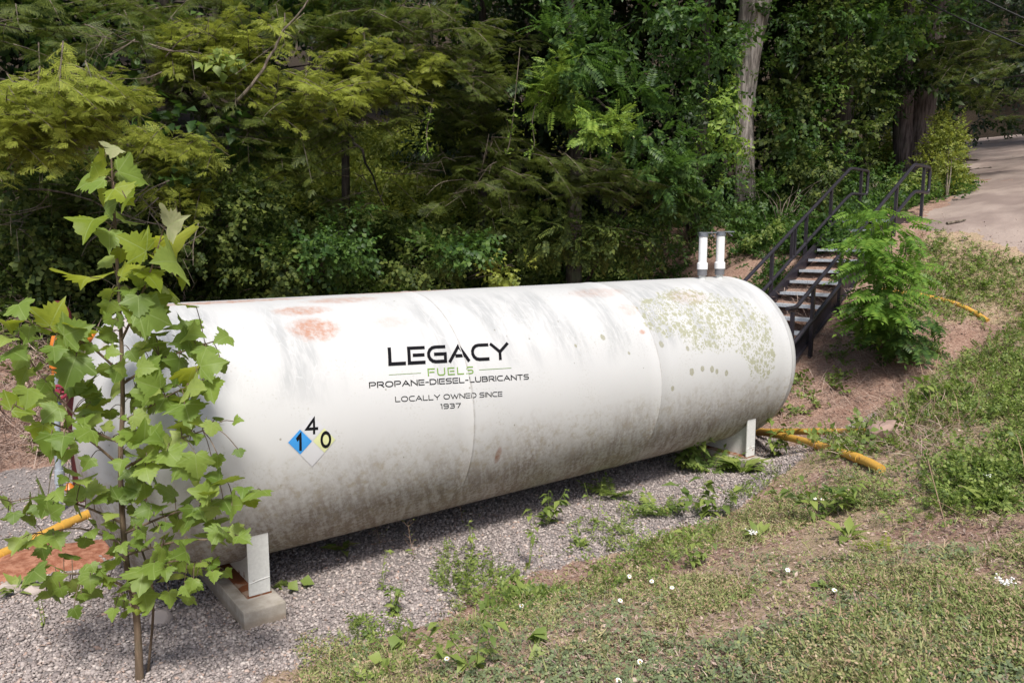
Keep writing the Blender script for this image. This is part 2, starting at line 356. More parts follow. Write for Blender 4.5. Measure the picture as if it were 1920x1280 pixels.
# ------------------------------------------------------------------ propane tank
R, ZC, X0, X1 = 1.05, 1.197, -.4095, 6.5506
def hit(px, py):                              # pixel -> (x, arc length above the front line) on the shell
    d = ray(px, py); o = CAM-np.array([0, 0, ZC]); a = d[1]**2+d[2]**2; b = o[1]*d[1]+o[2]*d[2]; c = o[1]**2+o[2]**2-R*R
    k = (-b-math.sqrt(max(b*b-a*c, 0)))/a; p = o+d*k; return np.array([p[0], R*math.atan2(p[2], -p[1])])
def on_shell(st, off=.003):
    st = np.atleast_2d(st); a = st[:, 1]/R
    return np.stack([st[:, 0], -(R+off)*np.cos(a), ZC+(R+off)*np.sin(a)], 1)
SEAMS = [X0, X1, hit(1239, 700)[0], hit(884, 850)[0]]
def tank_material():
    t = NT('weathered_white_tank'); uv = t.n('ShaderNodeUVMap', _uv_map='UVMap'); sp = t.n('ShaderNodeSeparateXYZ', i0=uv.outputs[0])
    x, a = sp.outputs[0], sp.outputs[1]; P = t.vec(x, a)
    def stretch(kx, ky, off=0.): return t.vec(t.math('ADD', t.math('MULTIPLY', x, kx), off), t.math('MULTIPLY', a, ky), off)
    warp = t.math('MULTIPLY', t.math('SUBTRACT', t.noise(P, 2., 3), .5), .35)
    c = t.mix(t.noise(P, 1.6, 5), (.54, .537, .525), (.48, .478, .472))
    # greyish scoured bands running round the shell above the shoulder
    band = t.noise(stretch(1.3, .35, 3.), 1.6, 4, .6); fine = t.noise(stretch(16., 3., 1.), 1., 5, .7)
    sh = t.math('MULTIPLY', t.step(t.math('ADD', a, warp), .28, .6), t.step(t.math('ADD', a, warp), 1.55, 1.2))
    g = t.math('MULTIPLY', t.math('MULTIPLY', t.step(band, .42, .6), sh), t.step(fine, .3, .6))
    c = t.mix(t.math('MULTIPLY', g, .8), c, (.34, .345, .345))
    # fine white scratches
    scr = t.n('ShaderNodeTexVoronoi', _feature='DISTANCE_TO_EDGE', Scale=1.); t.put(scr.inputs['Vector'], stretch(13., 3.4, 2.))
    c = t.mix(t.math('MULTIPLY', t.math('MULTIPLY', t.step(scr.outputs[0], .035, .0), sh), .4), c, (.56, .56, .555))
    # grime streaks on the belly
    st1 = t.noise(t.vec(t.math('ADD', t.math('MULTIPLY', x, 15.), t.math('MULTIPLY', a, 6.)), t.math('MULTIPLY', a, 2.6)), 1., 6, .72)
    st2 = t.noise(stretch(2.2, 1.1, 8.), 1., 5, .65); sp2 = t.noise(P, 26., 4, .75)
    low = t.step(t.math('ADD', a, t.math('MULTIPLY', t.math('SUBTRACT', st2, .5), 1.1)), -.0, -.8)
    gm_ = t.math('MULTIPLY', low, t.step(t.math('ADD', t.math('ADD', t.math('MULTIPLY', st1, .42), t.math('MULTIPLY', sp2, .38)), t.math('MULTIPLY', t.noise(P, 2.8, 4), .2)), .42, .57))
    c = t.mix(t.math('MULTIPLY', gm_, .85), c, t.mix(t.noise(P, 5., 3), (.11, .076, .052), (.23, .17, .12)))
    c = t.mix(t.math('MULTIPLY', t.step(a, .1, -1.15), .28), c, (.31, .26, .21))  # smooth brown tint, stronger towards the bottom of the shell
    # thin dirt mottling over the mid height
    mot = t.noise(P, 11., 6, .75); mid = t.step(t.math('ADD', a, warp), .1, -.35)
    c = t.mix(t.math('MULTIPLY', t.math('MULTIPLY', t.step(mot, .48, .64), mid), .7), c, (.33, .29, .22))
    fs = t.noise(P, 46., 4, .8); pat = t.noise(P, 2.6, 4)
    c = t.mix(t.math('MULTIPLY', t.math('MULTIPLY', t.step(fs, .56, .66), t.step(pat, .46, .62)), .55), c, (.27, .25, .18))
    spk = t.n('ShaderNodeTexVoronoi', Scale=9.); t.put(spk.inputs['Vector'], P)
    kk = t.math('MULTIPLY', t.step(spk.outputs[0], .10, .05), t.step(t.n('ShaderNodeSeparateColor', i0=spk.outputs[1]).outputs[0], .72, .8))
    c = t.mix(t.math('MULTIPLY', kk, .65), c, (.17, .16, .11))
    def blob(px, py, rx, ra, soft=.5, ang=0.):
        s0 = hit(px, py); dx = t.math('SUBTRACT', x, float(s0[0])); da = t.math('SUBTRACT', a, float(s0[1]))
        ca, sa = math.cos(ang), math.sin(ang)
        e1 = t.math('ADD', t.math('MULTIPLY', dx, ca/rx), t.math('MULTIPLY', da, sa/rx)); e2 = t.math('SUBTRACT', t.math('MULTIPLY', da, ca/ra), t.math('MULTIPLY', dx, sa/ra))
        return t.step(t.math('ADD', t.math('POWER', e1, 2.), t.math('POWER', e2, 2.)), 1.0, soft*.0)
    # lichen on the right hand end
    lic = None
    for q in ((1330, 595, .95, .55), (1400, 610, .6, .55), (1290, 560, .6, .3), (1425, 650, .4, .55), (1240, 590, .45, .35)):
        b = blob(*q); lic = b if lic is None else t.math('MAXIMUM', lic, b)
    vo = t.n('ShaderNodeTexVoronoi', Scale=15.); t.put(vo.inputs['Vector'], t.vec(t.math('ADD', x, t.math('MULTIPLY', t.noise(P, 30., 3), .05)), a))
    sc_ = t.n('ShaderNodeSeparateColor', i0=vo.outputs[1]).outputs[0]
    dens = t.math('MULTIPLY', lic, t.math('ADD', t.math('MULTIPLY', t.noise(P, 5., 6, .65), 3.0), -.55))
    spot = t.math('MULTIPLY', t.step(t.math('ADD', t.math('SUBTRACT', vo.outputs[0], t.math('MULTIPLY', sc_, .25)), t.math('MULTIPLY', t.math('SUBTRACT', t.noise(P, 45., 3), .5), .5)), .36, .22), t.step(t.math('SUBTRACT', dens, t.math('MULTIPLY', sc_, .35)), .12, .3))
    vo2 = t.n('ShaderNodeTexVoronoi', Scale=38.); t.put(vo2.inputs['Vector'], P)
    spot = t.math('MAXIMUM', spot, t.math('MULTIPLY', t.step(vo2.outputs[0], .46, .28), t.step(dens, .26, .5)))
    grain = t.noise(P, 70., 4, .8)
    licol = t.ramp(grain, [(.32, (.10, .10, .055)), (.5, (.30, .30, .18)), (.68, (.44, .44, .31))])
    c = t.mix(t.math('MULTIPLY', t.math('MULTIPLY', spot, t.step(grain, .25, .5)), .85), c, licol)
    for q in ((1298, 697, .055), (1318, 691, .045), (1336, 692, .05), (1345, 696, .04), (1363, 699, .045), (1262, 728, .04), (1131, 632, .045), (1241, 645, .05), (1290, 653, .04), (1080, 648, .025), (1180, 662, .025)):
        c = t.mix(t.math('MULTIPLY', t.math('MULTIPLY', t.step(t.math('ADD', blob(q[0], q[1], q[2]*.9, q[2]), t.math('MULTIPLY', t.math('SUBTRACT', t.noise(P, 40., 4), .5), 1.1)), .25, .6), t.step(grain, .34, .52)), .8), c, t.mix(t.step(grain, .45, .6), (.16, .15, .08), (.36, .35, .22)))
    # rust
    rn = t.noise(P, 16., 6, .75)
    for q in ((590, 616, .30, .20, .85), (566, 582, .34, .12, .7), (935, 853, .05, .13, 1.), (1120, 548, .6, .16, .3), (1180, 580, .2, .14, .35), (735, 603, .26, .12, .22), (1205, 622, .06, .04, .9), (420, 566, 1., .10, .8), (760, 547, .9, .09, .7), (640, 562, .5, .12, .55), (1290, 556, .5, .2, .22), (230, 590, .4, .2, .3)):
        k = t.step(t.math('MULTIPLY', t.math('POWER', blob(*q[:4]), .6), rn), .22, .70)
        c = t.mix(t.math('MULTIPLY', k, q[4]), c, t.mix(rn, (.26, .075, .02), (.46, .17, .055)) if q[1] < 700 else (.22, .09, .04))
    # dirt caught along the weld seams
    for sx in SEAMS[2:]:
        dd = t.math('ABSOLUTE', t.math('SUBTRACT', x, float(sx)+.012)); k = t.math('MULTIPLY', t.step(dd, .02, .0), t.step(mot, .40, .6))
        c = t.mix(t.math('MULTIPLY', k, .38), c, (.30, .26, .20))
    h = t.math('ADD', t.math('MULTIPLY', mot, .3), t.math('MULTIPLY', spot, .5))
    rr = t.math('ADD', .42, t.math('MULTIPLY', gm_, .4))
    return t.surf(c, rr, 0, .35, h, .15, .006)
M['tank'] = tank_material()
tank = thing('fuel_tank', (0, 0, .12), 'long weathered white horizontal fuel tank with black and green lettering on two saddles', 'fuel tank')
prof = [(X0-R*.5*math.cos(p), R*math.sin(p)) for p in np.linspace(0.02, math.pi/2, 22)]
xs = sorted(set(list(np.linspace(X0, X1, 40)[1:-1]) + [s+d for s in SEAMS for d in (-.009, -.004, .0, .004, .009)]))
for xq in xs:
    if xq <= X0+.002 or xq >= X1-.002: continue
    k = max([max(0, 1-((xq-s)/.008)**2) for s in SEAMS]); prof.append((xq, R+.0045*k))
prof += [(X1+R*.5*math.cos(p), R*math.sin(p)) for p in np.linspace(math.pi/2, .02, 22)]
NS = 160; V = []; UV = []; Fc = []
arcx = [prof[0][0]]
for i in range(1, len(prof)): arcx.append(arcx[-1]+math.hypot(prof[i][0]-prof[i-1][0], prof[i][1]-prof[i-1][1]))
k0 = arcx[21]; arcx = [q-k0+X0 for q in arcx]
for i, (xq, rq) in enumerate(prof):
    for j in range(NS+1):
        an = -math.pi+2*math.pi*j/NS - math.pi/2*0
        V.append((xq, -rq*math.cos(an), ZC+rq*math.sin(an))); UV.append((arcx[i], R*an))
for i in range(len(prof)-1):
    for j in range(NS):
        q = i*(NS+1)+j; Fc.append((q, q+NS+1, q+NS+2, q+1))
for e in (0, len(prof)-1): pass
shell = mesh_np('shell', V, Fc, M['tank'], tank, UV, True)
# closing discs at the two poles
for nm, i in (('head_cap', 0), ('head_cap', len(prof)-1)):
    mb = MB(); a = np.linspace(0, 2*np.pi, 24, endpoint=False); xq, rq = prof[i]
    sgn = -1 if i == 0 else 1
    P0 = np.stack([np.full(24, xq+sgn*.001), rq*1.2*np.cos(a), ZC+rq*1.2*np.sin(a)], 1); P1 = P0*1.; P1[:, 0] += sgn*.006; P1[:, 1] *= .7; P1[:, 2] = ZC+(P1[:, 2]-ZC)*.7
    mb.add(np.concatenate([P0, P1]), [(j, (j+1) % 24, 24+(j+1) % 24, 24+j) for j in range(24)] + [tuple(range(24, 48))]); mb.build(nm, M['white'], tank)
# saddles (base plate, curved web, two upright end plates) and their concrete footings
for k, sx in enumerate((0., 6.0006)):
    w = .1596; zb, zt, yp = .12, .63, .842
    sad = thing('saddle', (sx+w/2, 0, zb), None, None); sad.parent = tank; sad.matrix_parent_inverse = Matrix.Translation(-Vector(tank.location))
    MB().box((sx+w/2-.005, 0, zb-.005), (w/2+.012, 0, 0), (0, yp+.01, 0), (0, 0, .0055)).build('base_plate', M['rust'], sad)
    web = MB(); n = 48; yy = np.linspace(-yp+.013, yp-.013, n); top = ZC-np.sqrt(np.maximum((R-.002)**2-yy**2, 0)); V = []
    for xx in (sx+w*.5-.007, sx+w*.5+.007):
        for q in range(n): V.append((xx, yy[q], zb+.0015))
        for q in range(n): V.append((xx, yy[q], max(top[q]+.02, zb+.01)))
    Fc = []
    for q in range(n-1):
        Fc += [(q, q+1, n+q+1, n+q), (2*n+q, 3*n+q, 3*n+q+1, 2*n+q+1), (n+q, n+q+1, 3*n+q+1, 3*n+q), (q, 2*n+q, 2*n+q+1, q+1)]
    Fc += [(0, n, 3*n, 2*n), (n-1, 3*n-1, 4*n-1, 2*n-1)]
    web.add(V, Fc).build('web_plate', M['white'], sad)
    for sg in (-1, 1):
        mb = MB().box((sx+w/2, sg*yp, (zb+zt)/2+.002), (w/2, 0, 0), (0, .008, 0), (0, 0, (zt-zb)/2), .003)
        mb.tube([(sx+.004, sg*(yp+.008), zb+.10), (sx+w*.5, sg*(yp+.009), zb+.113), (sx+w-.004, sg*(yp+.008), zb+.118)], .005, 6)
        mb.build('end_plate', M['white'], sad)
    ft = MB().box((sx+w/2-.035, 0, .04), (.155, 0, 0), (0, 1.055, 0), (0, 0, .07), .012).build('concrete_footing', M['concrete'])
    tag(ft, ['grey concrete footing under the near saddle beside the sapling', 'grey concrete footing under the far saddle behind leafy weeds'][k], 'footing', 'footings under the tank')
# relief stacks on the top
for k, (pb, pt_) in enumerate((((1313, 518), (1322, 436)), ((1343, 516), (1352, 436)))):
    st = hit(pb[0], pb[1]+4); xw = st[0]; yw = -.12; zb = ZC+math.sqrt(R*R-yw*yw)-.01
    vb = (np.array([xw, yw, zb])-CAM)@FH; hgt = 80/FPX*vb*1.03; r = .5*15.5/FPX*vb
    sp_ = thing('vent_pipe', (xw, yw, zb), None, None); sp_.parent = tank; sp_.matrix_parent_inverse = Matrix.Translation(-Vector(tank.location))
    MB().tube([(xw, yw, zb), (xw, yw, zb+.06)], r*.8, 16).build('nipple', M['white'], sp_, True)
    MB().tube([(xw, yw, zb+.05), (xw, yw, zb+.13)], r*1.15, 16).build('collar', M['coupling'], sp_, True)
    MB().tube([(xw, yw, zb+.125), (xw, yw, zb+.13), (xw, yw, zb+.20), (xw, yw, zb+.215), (xw, yw, zb+hgt)], [r*1.15, r*1.28, r*1.28, r, r], 20).build('tube', M['pvc'], sp_, True)
    cp = MB().tube([(xw, yw, zb+hgt-.02), (xw, yw, zb+hgt+.022)], r*1.14, 18)
    cp.box(np.array([xw, yw, zb+hgt+.03])+RT*r*.9, RT*r*2.1, FH*r*.9, (0, 0, .006)); cp.box(np.array([xw, yw, zb+hgt-.0])+RT*r*2.2, RT*r*.5+ZV*(-.02), FH*r*.5, ZV*.006)
    cp.build('rain_cap', M['cap_grey'], sp_)

# --- lettering: rounded square strokes laid on the shell
def A_(cx, cy, rx, ry, a0, a1, n=8): return [(cx+rx*math.cos(t), cy+ry*math.sin(t)) for t in np.radians(np.linspace(a0, a1, n))]
GL = {
 'L': (.80, [[(0, 1), (0, 0), (.8, 0)]]),
 'E': (.84, [[(.84, 1), (0, 1), (0, 0), (.84, 0)], [(.30, .5), (.80, .5)]]),
 'F': (.80, [[(.84, 1), (0, 1), (0, 0)], [(.22, .5), (.76, .5)]]),
 'G': (1.0, [[(.95, 1), (.42, 1)] + A_(.42, .5, .42, .5, 90, 270) + [(.42, 0), (1., 0), (1., .5), (.42, .5)]]),
 'C': (.98, [[(.98, 1), (.42, 1)] + A_(.42, .5, .42, .5, 90, 270) + [(.42, 0), (.98, 0)]]),
 'A': (1.12, [[(0, 0), (.56, 1), (1.12, 0)], [(.42, .32), (.84, .32)]]),
 'Y': (1.05, [[(0, 1), (.525, .45), (1.05, 1)], [(.525, .45), (.525, 0)]]),
 'U': (.95, [[(0, 1), (0, .35)] + A_(.3, .32, .3, .32, 180, 270) + [(.65, 0)] + A_(.65, .32, .3, .32, 270, 360) + [(.95, 1)]]),
 'S': (.90, [[(.88, 1), (.25, 1)] + A_(.25, .76, .25, .24, 90, 270) + [(.65, .52)] + A_(.65, .26, .25, .26, 90, -90) + [(.0, 0)]]),
 'P': (.92, [[(0, 0), (0, 1), (.66, 1)] + A_(.66, .7, .26, .3, 90, -90) + [(.24, .4)]]),
 'R': (.96, [[(0, 0), (0, 1), (.66, 1)] + A_(.66, .72, .26, .28, 90, -90) + [(.24, .44)], [(.5, .44), (.94, 0)]]),
 'O': (1.15, [A_(.45, .5, .45, .5, 90, 270) + A_(.70, .5, .45, .5, 270, 450) + [(.45, 1)]]),
 'N': (.98, [[(0, 0), (0, 1), (.98, 0), (.98, 1)]]),
 'D': (1.02, [[(0, 0), (0, 1), (.55, 1)] + A_(.55, .5, .47, .5, 90, -90) + [(0, 0)]]),
 'I': (.0, [[(0, 0), (0, 1)]]),
 'B': (.96, [[(0, 0), (0, 1), (.64, 1)] + A_(.64, .77, .24, .23, 90, -90) + [(.22, .54)], [(.64, .54)] + A_(.68, .27, .26, .27, 90, -90) + [(0, 0)]]),
 'T': (.94, [[(0, 1), (.94, 1)], [(.47, 1), (.47, 0)]]),
 'W': (1.5, [[(0, 1), (.38, 0), (.75, .85), (1.12, 0), (1.5, 1)]]),
 '-': (.42, [[(0, .46), (.42, .46)]]),
 '1': (.22, [[(0, .98), (.2, .98), (.2, 0)]]),
 '9': (.92, [[(.05, 0), (.62, 0)] + A_(.62, .3, .3, .3, 270, 360) + [(.92, .7)] + A_(.66, .74, .26, .26, 0, 90) + A_(.26, .74, .26, .26, 90, 270) + [(.90, .48)]]),
 '3': (.88, [[(0, 1), (.6, 1)] + A_(.62, .77, .24, .23, 90, -90) + [(.25, .54)], [(.62, .54)] + A_(.62, .27, .26, .27, 90, -90) + [(0, 0)]]),
 '7': (.92, [[(0, 1), (.92, 1), (.35, 0)]]),
 ' ': (.35, []),
}
def stroke(mb, P, w, org, ex, ey, off=.0035):
    P = np.array(P, float); Q = [P[0]]
    for i in range(1, len(P)):
        if np.linalg.norm(P[i]-P[i-1]) < 1e-6: continue
        m = max(1, int(np.linalg.norm(P[i]-P[i-1])/.25))
        for k in range(1, m+1): Q.append(P[i-1]+(P[i]-P[i-1])*k/m)
    Q = np.array(Q); n = len(Q); L = []; Rr = []
    for i in range(n):
        d1 = nrm(Q[i]-Q[i-1]) if i else nrm(Q[1]-Q[0]); d2 = nrm(Q[i+1]-Q[i]) if i < n-1 else d1
        if i == 0: d1 = d2
        t = nrm(d1+d2); nn = np.array([-t[1], t[0]]); k = 1/max(.45, nn@np.array([-d1[1], d1[0]]))
        ext = (d1*(-w/2) if i == 0 else d1*(w/2) if i == n-1 else 0)
        L.append(Q[i]+nn*k*w/2+ext); Rr.append(Q[i]-nn*k*w/2+ext)
    V = np.array(L+Rr); V = org+V[:, :1]*ex+V[:, 1:]*ey
    mb.add(on_shell(V, off), [(i, n+i, n+i+1, i+1) for i in range(n-1)])
def write(name, text, BL, BR, TL, w, gap, mat):
    o, r, tl = hit(*BL), hit(*BR), hit(*TL); total = sum(GL[c][0]+(w if c != ' ' else 0) for c in text)+gap*(len(text)-1)
    ex = (r-o)/total; ey = tl-o; mb = MB(); x = w/2; 
    for c in text:
        wd, S = GL[c]
        for s in S: stroke(mb, [(x+a, w/2+b*(1-w)) for a, b in s], w, o, ex, ey)
        x += wd+gap+(w if c != ' ' else 0)
    return mb.build(name, mat, tank)
def zz(a, b): return (660+a*370/1920, 610+b*370/1920)
write('company_lettering', 'LEGACY', zz(352, 395), zz(1532, 331), zz(344, 216), .185, .10, M['letter_black'])
write('fuel_lettering', 'FUELS', zz(738, 494), zz(1182, 470), zz(732, 420), .145, .34, M['letter_green'])
write('product_lettering', 'PROPANE-DIESEL-LUBRICANTS', zz(166, 610), zz(1720, 524), zz(162, 552), .16, .14, M['letter_black'])
write('owner_lettering', 'LOCALLY OWNED SINCE', zz(420, 744), zz(1462, 688), zz(417, 692), .135, .15, M['letter_black'])
write('year_lettering', '1937', zz(862, 810), zz(1060, 800), zz(858, 762), .14, .22, M['letter_black'])
for a, b in (((358, 481), (668, 463)), ((1237, 432), (1547, 414))):
    mb = MB(); p, q = hit(*zz(*a)), hit(*zz(*b)); stroke(mb, [(0, 0), (1, 0)], .011, p, (q-p), np.array([-(q-p)[1], (q-p)[0]])); mb.build('green_rule', M['letter_green'], tank)
# fire diamond
Dc = {k: hit(*v) for k, v in dict(t=(584, 778), l=(538, 829), r=(630, 823), b=(585, 875)).items()}
def dia(name, ua, ub, va, vb, mat, parent, off):
    mb = MB(); n = 6; V = []
    for i in range(n+1):
        for j in range(n+1):
            a, b = ua+(ub-ua)*i/n, va+(vb-va)*j/n      # a: top->right, b: top->left
            V.append((1-a)*(1-b)*Dc['t']+a*(1-b)*Dc['r']+(1-a)*b*Dc['l']+a*b*Dc['b'])
    mb.add(on_shell(V, off), [(i*(n+1)+j, (i+1)*(n+1)+j, (i+1)*(n+1)+j+1, i*(n+1)+j+1) for i in range(n) for j in range(n)])
    return mb.build(name, mat, parent)
plac = dia('hazard_placard', 0, 1, 0, 1, M['sign_white'], tank, .002)
dia('blue_quarter', .02, .49, .51, .985, M['sign_blue'], plac, .0036); dia('yellow_quarter', .51, .985, .02, .49, M['sign_yellow'], plac, .0036)
dia('red_quarter', .02, .49, .02, .49, M['sign_white'], plac, .0036); dia('special_quarter', .51, .985, .51, .985, M['sign_white'], plac, .0036)
def digit(name, S, BL, BR, TL, w):
    o, r, tl = hit(*BL), hit(*BR), hit(*TL); mb = MB()
    for s in S: stroke(mb, s, w, o, r-o, tl-o, .0055)
    return mb.build(name, M['letter_black'], plac)
digit('number_four', [[(.72, 0), (.72, 1), (.02, .30), (1, .30)]], (574, 812), (594, 810.5), (573.5, 786), .21)
digit('number_one', [[(.3, .72), (.62, .95), (.62, 0)]], (553, 841), (569, 840), (552.5, 815), .3)
digit('number_zero', [A_(.5, .5, .42, .48, 90, 450, 22)], (601, 838), (620, 836), (600.5, 811), .23)

# ------------------------------------------------------------------ staircase
TB = np.array([13.3776, 2.3156, 3.0949]); AS = np.array([.98937, .1454, 0]); WV = np.array([.1454, -.98937, 0])
RUN, RISE, WD = .385, .19, .979
stair = thing('metal_staircase', TB-AS*RUN*15-ZV*RISE*15, 'black steel staircase with galvanised treads and pipe handrails climbing the bank', 'staircase')
SL = nrm(-AS*RUN-ZV*RISE)
for k in range(16):
    c = TB - AS*RUN*k - ZV*RISE*k + WV*WD/2 + AS*.13
    mb = MB().box(c-ZV*.02, AS*.14, WV*(WD/2-.012), ZV*.018, .004)
    mb.box(c-AS*.136-ZV*.022, AS*.006, WV*(WD/2-.016), ZV*.024)
    mb.build('tread', M['tread'], stair)
MB().box(TB+AS*.95+WV*WD/2-ZV*.02, AS*.62, WV*(WD/2-.012), ZV*.018, .004).build('landing', M['tread'], stair)
for sgn, q in ((-1, -.03), (1, WD+.03)):
    b = TB+WV*q; mb = MB()
    top = [b-AS*RUN*15.6-ZV*(RISE*15.6-.06), b+AS*.02+ZV*.07, b+AS*1.55+ZV*.07]
    bot = [b-AS*RUN*15.2-ZV*(RISE*15.2+.20), b+AS*.12-ZV*.20, b+AS*1.55-ZV*.22]
    e = WV*.006; V = [p-e for p in top]+[p-e for p in bot]+[p+e for p in top]+[p+e for p in bot]
    mb.add(V, [(0, 1, 4, 3), (1, 2, 5, 4), (6, 9, 10, 7), (7, 10, 11, 8), (0, 6, 7, 1), (1, 7, 8, 2), (3, 4, 10, 9), (4, 5, 11, 10), (0, 3, 9, 6), (2, 8, 11, 5)])
    for P in (top, bot):                       # channel flanges, turned outwards
        for i in range(2):
            d = nrm(P[i+1]-P[i]); L = np.linalg.norm(P[i+1]-P[i]); c = (P[i]+P[i+1])/2+WV*sgn*.028
            mb.box(c, d*L/2, WV*.026, np.cross(d, WV)*.005)
    mb.build('stringer', M['black_steel'], stair)
    rb = TB+WV*(q+sgn*.105)+AS*.666; H = 1.091
    slope = -AS*RUN-ZV*RISE; nlow = 15.5
    upr = [rb+ZV*H+slope*nlow, rb+ZV*H, rb+ZV*H+AS*1.0, rb+ZV*(H-.52)+AS*1.0, rb+ZV*(H-.52)+AS*.15, rb+ZV*(H-.56)+slope*.3, rb+ZV*(H-.54)+slope*nlow]
    if sgn > 0: upr[0] = rb+ZV*H+slope*13.3; upr = [upr[0]-AS*.32] + upr; upr[-1] = rb+ZV*(H-.54)+slope*14.2
    hr = MB().tube(fillet(upr, .11, 6), .034, 12).build('handrail', M['black_steel'], stair, True)
    for s_, lo in ((-.62, .0), (2.4, None), (5.3, None), (8.9, None), (11.7, None), (13.6, None)):
        if s_ < 0: p = rb+AS*.62; zt = p[2]+H; zb = p[2]-.14
        else: p = rb+slope*s_; zt = p[2]+H-.01; zb = p[2]+.03-.33
        MB().box((p[0], p[1], (zt+zb)/2), AS*.027, WV*.027, ZV*(zt-zb)/2).build('post', M['black_steel'], hr)
    if sgn < 0:
        for s_ in (6.55, 6.85):
            p = rb+slope*s_; MB().box((p[0], p[1], p[2]+H-.28), AS*.026, WV*.026, ZV*.27).build('spindle', M['black_steel'], hr)

# ------------------------------------------------------------------ yellow pipes, risers, rocks
def ypipe(pts, label, r=.045, lift=0., bands=0):
    P = smooth_path([ground_at(*p) + ZV*(r*.7+lift) for p in pts], 6 if len(pts) > 2 else 16)
    k = np.linspace(0, 1, len(P))
    if len(pts) == 2: P[:, 2] += max(0., float((land(P[:, 0], P[:, 1])+r*.3-P[:, 2]).max()))*np.sin(np.pi*k)**.5
    else:
        for _ in range(6): P[1:-1, 2] = np.maximum((P[:-2, 2]+P[1:-1, 2]+P[2:, 2])/3, land(P[1:-1, 0], P[1:-1, 1])+r*.2)
    mb = MB()
    mb.tube(P, r, 12)
    for k in range(2, len(P)-1, 4):
        d = nrm(P[k+1]-P[k]); mb.tube([P[k]-d*.05, P[k]+d*.05], r*1.12, 12)
    o = mb.build('yellow_pipe', M['yellow'], None, True); tag(o, label, 'pipe', 'yellow pipes')
    return o
ypipe([(1404, 812), (1632, 814)], 'yellow pipe running straight from the far saddle to the brown rock', .04)
ypipe([(1400, 814), (1652, 886)], 'thick yellow pipe slanting from the far saddle down into the grass', .046)
ypipe([(185, 962), (120, 990), (40, 1030), (-60, 1075)], 'yellow pipe lying on the gravel behind the sapling at left', .046)
ypipe([(1650, 548), (1700, 555), (1745, 562), (1790, 574), (1822, 588), (1852, 606)], 'yellow pipe curving down the right bank beside the locust shrub', .036, .02)
ypipe([(1425, 459), (1450, 457)], 'short yellow pipe stub half buried behind the staircase', .04, .03)
rv = thing('valve_assembly', ground_at(108, 962), 'orange and grey valve assembly with red handwheel behind the sapling leaves', 'valve')
g0 = np.array(rv.location); vv = (g0-CAM)@FH
def pv(px, py, dv=0.): return at(px, py, vv+dv)
MB().tube([g0-ZV*.05, pv(112, 900), pv(106, 800), pv(104, 700)], .035, 12).build('conduit', M['conduit'], rv, True)
MB().tube([pv(112, 905), pv(112, 880)], .047, 12).build('coupling', M['conduit'], rv, True)
MB().tube([pv(104, 705), pv(104, 690), pv(104, 689), pv(103, 668), pv(103, 667), pv(103, 650), pv(103, 630)], [.035, .035, .055, .055, .04, .05, .03], 12).build('valve_body', M['orange'], rv, True)
MB().tube([pv(103, 660), pv(125, 652), pv(150, 645), pv(168, 632)], .025, 10).build('feed_pipe', M['coupling'], rv, True)
MB().tube([pv(163, 634), pv(180, 628)], .05, 12).build('end_fitting', M['orange'], rv, True)
hw = MB(); ca = pv(110, 735, -.12); th = np.linspace(0, 2*np.pi, 21)
ring = [ca+RT*.085*math.cos(a)+UP*.06*math.sin(a) for a in th]; hw.tube(ring, .018, 8, False)
for a in (0, 2.1, 4.2): hw.tube([ca, ca+RT*.085*math.cos(a)+UP*.06*math.sin(a)], .012, 6)
hw.tube([ca-F*.03, ca+F*.12], .035, 10); hw.build('handwheel', M['wheel_red'], rv, True)
MB().tube([pv(106, 757), pv(106, 775)], .045, 10).build('union_nut', M['blue'], rv, True)
MB().tube([pv(130, 915, -.1)-ZV*.05, pv(130, 915, -.1), pv(130, 915, -.1)+ZV*.05], [.02, .055, .02], 12).build('float_ball', M['orange'], rv, True)
rp = thing('riser_pipe', ground_at(150, 940), 'maroon riser pipe with elbow and flanged mouth left of the tank', 'pipe')
g1 = np.array(rp.location); v1 = (g1-CAM)@FH
P = fillet([g1-ZV*.05, np.array([g1[0], g1[1], at(143, 586, v1)[2]]), at(112, 577, v1)], .09, 7)
MB().tube(P, .055, 14).build('pipe', M['maroon'], rp, True)
e = at(113, 577, v1); d = nrm(at(106, 575, v1)-e); MB().tube([e, e+d*.03, e+d*.031, e+d*.06], [.07, .07, .062, .062], 14).build('flange', M['maroon'], rp, True)
def rock(px, py, size, mat, label, seed, flat=.6):
    import bmesh
    g = ground_at(px, py); bm = bmesh.new(); bmesh.ops.create_icosphere(bm, subdivisions=3, radius=1)
    r_ = np.random.default_rng(seed); ax = nrm(r_.normal(size=(9, 3))); lim = r_.uniform(.62, .9, 9)
    V = np.array([v.co[:] for v in bm.verts])
    for a, l in zip(ax, lim):
        d = V@a; V = V - np.outer(np.maximum(d-l, 0), a)
    V = V*(1+.06*(noise(V[:, 0]*4+V[:, 2]*3, V[:, 1]*4, seed)-.5))[:, None]*np.array([size, size*.75, size*flat])
    Fc = [[v.index for v in f.verts] for f in bm.faces]; bm.free()
    o = MB().add(V+g+ZV*size*flat*.35, Fc).build('rock', mat, None, False); return tag(o, label, 'rock')
rock(1662, 822, .26, M['rock_brown'], 'flat brown rock at the end of the straight yellow pipe', 3)
rock(302, 1168, .085, M['rock_pale'], 'small pale rock on the gravel between sapling stem and footing', 5, .9)
rock(18, 1108, .11, M['rock_pale'], 'pale rock at the left edge beside the clay mound', 8)
rock(66, 1112, .09, M['rock_pale'], 'small tan rock on the gravel below the clay mound', 11)

